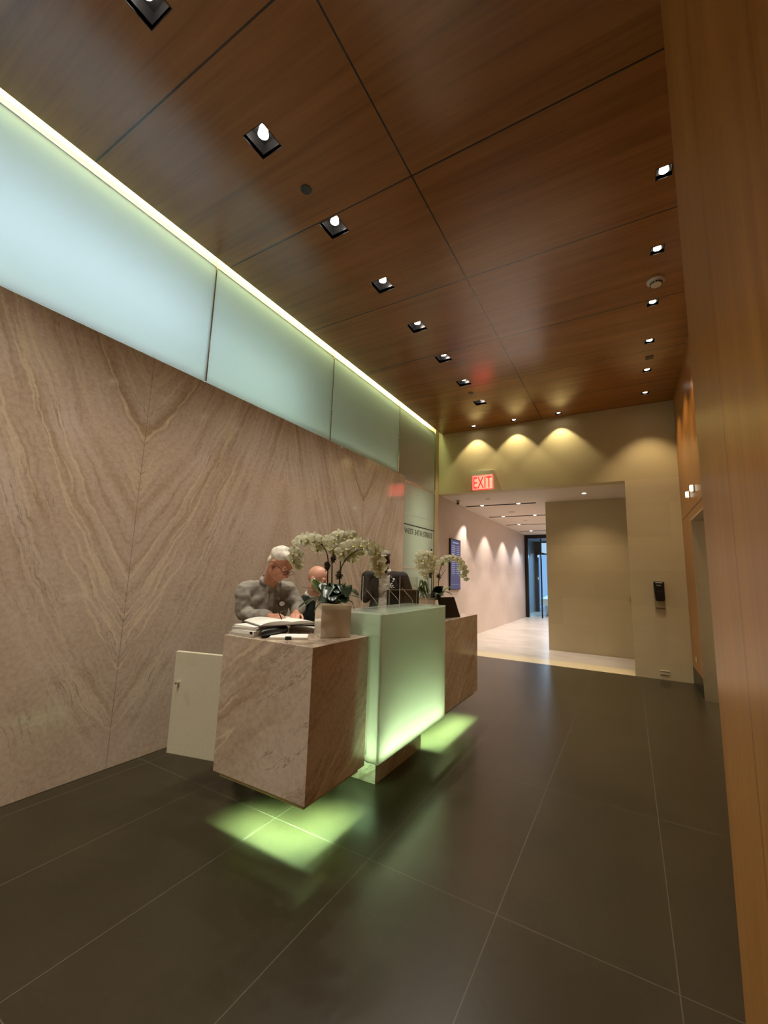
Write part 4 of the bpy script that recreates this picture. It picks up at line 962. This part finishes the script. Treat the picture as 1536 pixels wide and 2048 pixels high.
bm = B(); ring_tube(bm, [pen0, pen0+(pen1-pen0)*.12, pen1], [.0012, .0042, .0042], 8); tag(obj('pen', bm, M['black_plastic'], loc=tuple(pen0)), 'slim pen held in the writing hand of the grey-shirted man', 'pen')

# ---- generic suited figure
def suited(label, root, heading, headc, headh, headp, neck, hands, skin, seated, jacketc, gapw, shirtc, sw=.185, handcurl=.5, palmd=None):
    pr = thing('person', label, 'person', tuple(root))
    fwd = Vector((math.cos(heading), math.sin(heading), 0)); lft = Vector((-math.sin(heading), math.cos(heading), 0))
    HF = frame(headc, headh, headp)
    chest = neck-fwd*.03-UP*.19; belly = chest-UP*.23-fwd*.01; pelv = Vector((root.x, root.y, .55 if seated else .93))
    TF = frame(chest, heading, R(4)); BF = frame(belly, heading)
    sR, sL = neck-lft*sw-UP*.06-fwd*.02, neck+lft*sw-UP*.06-fwd*.02
    bm = B(); head_into(bm, HF); capsule(bm, HF @ Vector((-.02, 0, -.06)), neck-UP*.02, .055, .06)
    jb = B()
    for b_, g in ((bm, 0), (jb, .03)):
        ell(b_, TF, (0, 0, 0), (.105+g, .16+g, .20+g*.7)); ell(b_, BF, (0, 0, 0), (.115+g, .15+g, .2+g)); capsule(b_, sR, sL, .052+g*.5)
        for q in (sR, sL): capsule(b_, neck-UP*.05-fwd*.01, q, .048+g*.6, .048+g*.6)
        ellip(b_, pelv+UP*.02, (.12+g, .155+g, .12+g), Matrix.Rotation(heading, 3, 'Z'))
    if seated is False: pass
    for s, a, (e, w_) in ((-1, sR, hands[0]), (1, sL, hands[1])):
        capsule(bm, a, e, .046, .037); capsule(bm, e, w_, .037, .026)
        capsule(jb, a, e, .07, .055); capsule(jb, e, w_+(e-w_).normalized()*.025, .055, .043)
        hand_into(bm, w_, (w_-e).normalized()+fwd*.2, palmd or -UP, handcurl, s, .95)
        hip = pelv+lft*s*.09
        if seated: kn = hip+fwd*.40+UP*.02; an = kn-UP*(kn.z-.09)+fwd*.03
        else: kn = Vector((hip.x, hip.y, .5)); an = Vector((hip.x, hip.y, .09))
        capsule(bm, hip, kn, .075, .052); capsule(bm, kn, an, .05, .034); capsule(bm, an-UP*.045, an+fwd*.15-UP*.055, .034, .028)
    voxel('body', bm, skin, pr, .005, 3); eyes(HF, pr)
    # shirt front
    sb = B(); ell(sb, TF, (0, 0, 0), (.118, .172, .21)); ell(sb, BF, (0, 0, 0), (.128, .163, .21)); capsule(sb, neck-UP*.05, neck-UP*.002, .074, .064)
    voxel('shirt', sb, shirtc, pr, .008, 4, noise=.004)
    inv = TF.inverted()
    def cut(c):
        q = inv @ c
        zt = q.z
        return q.x > .0 and abs(q.y) < gapw*(1.0 if zt < 0 else 1.0+zt*.9) and zt > -.75 or (q.x > -.02 and abs(q.y) < .06 and zt > .17)
    voxel('jacket', jb, jacketc, pr, .009, 4, cut=cut, solid=.004, noise=.004)
    tb = B(); ellip(tb, pelv-UP*.01, (.135, .172, .125), Matrix.Rotation(heading, 3, 'Z'))
    fb = B()
    for s in (-1, 1):
        hip = pelv+lft*s*.09
        if seated: kn = hip+fwd*.40+UP*.02; an = kn-UP*(kn.z-.10)+fwd*.03
        else: kn = Vector((hip.x, hip.y, .5)); an = Vector((hip.x, hip.y, .10))
        capsule(tb, hip, kn, .09, .068); capsule(tb, kn, an, .066, .056)
        a2 = Vector((an.x, an.y, .045)); capsule(fb, a2-fwd*.05, a2+fwd*.15, .042, .038)
    voxel('trousers', tb, jacketc, pr, .012, 3); voxel('shoes', fb, M['black_plastic'], pr, .008, 2)
    # collar and lapels
    CFm = frame(neck, heading, R(12)); bm = B()
    lo = ringpts(None, CFm, .070, .070, .004, 25, 335); hi = ringpts(None, CFm, .062, .062, .046, 20, 340); out = ringpts(None, CFm, .080, .082, .004, 22, 338)
    V1, V2, V3 = [[bm.verts.new(p) for p in q] for q in (lo, hi, out)]
    for a, b in ((V1, V2), (V2, V3)):
        for i in range(len(a)-1): bm.faces.new((a[i], a[i+1], b[i+1], b[i]))
    c_ = obj('shirt_collar', bm, shirtc, pr, smooth=True); c_.modifiers.new('s', 'SOLIDIFY').thickness = .003
    bm = B()
    for s in (-1, 1):
        P = []
        for y, z in ((gapw*1.15, .16), (gapw*1.9, .10), (gapw*2.1, .06), (gapw*1.05, -.10)):
            k_ = max(.05, 1-(y/.19)**2-(z/.24)**2); P.append(TF @ Vector((.143*math.sqrt(k_)+.008, s*y, z)))
        quad(bm, P)
    c_ = obj('lapel', bm, jacketc, pr); c_.modifiers.new('s', 'SOLIDIFY').thickness = .004
    return pr, HF, TF

blackwool = cloth('black_wool', (.012, .013, .013), .8, .3); charwool = cloth('charcoal_wool', (.032, .026, .025), .8, .35)
white_shirt = cloth('white_cotton', (.55, .51, .45), .7, .9, 14)
# man 2: seated, bald, dark suit
hd2 = at(636, 1159, 3.74); nk2 = at(624, 1194, 3.78)
rt2 = Vector((nk2.x-.09, nk2.y-.02, 0)); h2 = R(8)
f2 = Vector((math.cos(h2), math.sin(h2), 0)); l2 = Vector((-math.sin(h2), math.cos(h2), 0))
e2R = nk2-l2*.22-UP*.33+f2*.03; e2L = nk2+l2*.22-UP*.33+f2*.03
w2R = Vector((nk2.x+.30, nk2.y-.10, .80)); w2L = Vector((nk2.x+.30, nk2.y+.12, .80))
p2_, HF2, TF2 = suited('bald seated man in a black suit behind the orchid pot', rt2, h2, hd2, R(6), R(14), nk2, ((e2R, w2R), (e2L, w2L)), skinmat('skin_pink', (.56, .30, .21)), True, blackwool, .045, white_shirt, .18, .25)
# man 3: standing, blazer, open white shirt
hd3 = at(766, 1121, 4.98); nk3 = at(770, 1144, 5.02)
rt3 = Vector((nk3.x, nk3.y+.02, 0)); h3 = R(-66)
f3 = Vector((math.cos(h3), math.sin(h3), 0)); l3 = Vector((-math.sin(h3), math.cos(h3), 0))
e3R = at(731, 1196, 4.95); w3R = at(737, 1192, 4.72); e3L = at(818, 1188, 5.05); w3L = at(824, 1222, 4.9)
p3_, HF3, TF3 = suited('dark-skinned man standing in a charcoal blazer and open white shirt behind the glass counter', rt3, h3, hd3, R(-78), R(6), nk3, ((e3R, w3R), (e3L, w3L)), skinmat('skin_dark', (.045, .022, .014)), False, charwool, .062, white_shirt, .215, .45, UP*.6-l3*.5)
bm = B(); ell(bm, HF3, (-.02, 0, .072), (.10, .085, .055)); ell(bm, HF3, (.07, .0, .058), (.06, .07, .012), .1); voxel('flat_cap', bm, plain('grey_tweed', (.22, .19, .15), .9, var=.3, scale=80), p3_, .007, 2)
bm = B()
for i in range(18):
    y = .10+random.uniform(-.022, .022); z = .13-i*.008+random.uniform(-.02, .02); k_ = max(.05, 1-(y/.19)**2-(z/.24)**2)
    c = TF3 @ Vector((.143*math.sqrt(k_)+.018, y, z)); ellip(bm, c, (random.uniform(.005, .011), .005, random.uniform(.005, .012)), Matrix.Rotation(random.uniform(0, 3), 3, 'X'), seg=8)
obj('lapel_flower', bm, M['paper'], p3_)

# chair under the seated man
ch = thing('office_chair', 'black office chair under the seated bald man', 'chair', (rt2.x, rt2.y, 0))
CFc = frame((rt2.x, rt2.y, 0), h2)
def cbox(a, b, nm, mat, bev):
    bm = B(); box(bm, a, b); bmesh.ops.transform(bm, matrix=CFc, verts=bm.verts); return obj(nm, bm, mat, ch, bevel=bev)
cbox((-.22, -.23, .36), (.26, .23, .425), 'seat', blackwool, .03)
cbox((-.27, -.21, .50), (-.215, .21, .92), 'backrest', blackwool, .025)
cbox((-.30, -.03, .36), (-.272, .03, .80), 'back_bar', M['black_metal'], .005)
bm = B(); cyl(bm, (rt2.x, rt2.y), .03, .10, .36, 14); obj('gas_lift', bm, M['black_metal'], ch)
for i in range(5):
    a = i*2*math.pi/5+.3; e_ = Vector((rt2.x+.27*math.cos(a), rt2.y+.27*math.sin(a), .07)); bm = B(); ring_tube(bm, [Vector((rt2.x, rt2.y, .12)), e_], [.025, .015], 8); lg = obj('leg', bm, M['black_metal'], ch)
    bm = B(); ellip(bm, (e_.x, e_.y, .0285), (.028, .02, .028), Matrix.Rotation(a, 3, 'Z'), 12); obj('caster', bm, M['black_plastic'], lg)

for o in bpy.data.objects:
    if '_o' in o: del o['_o']
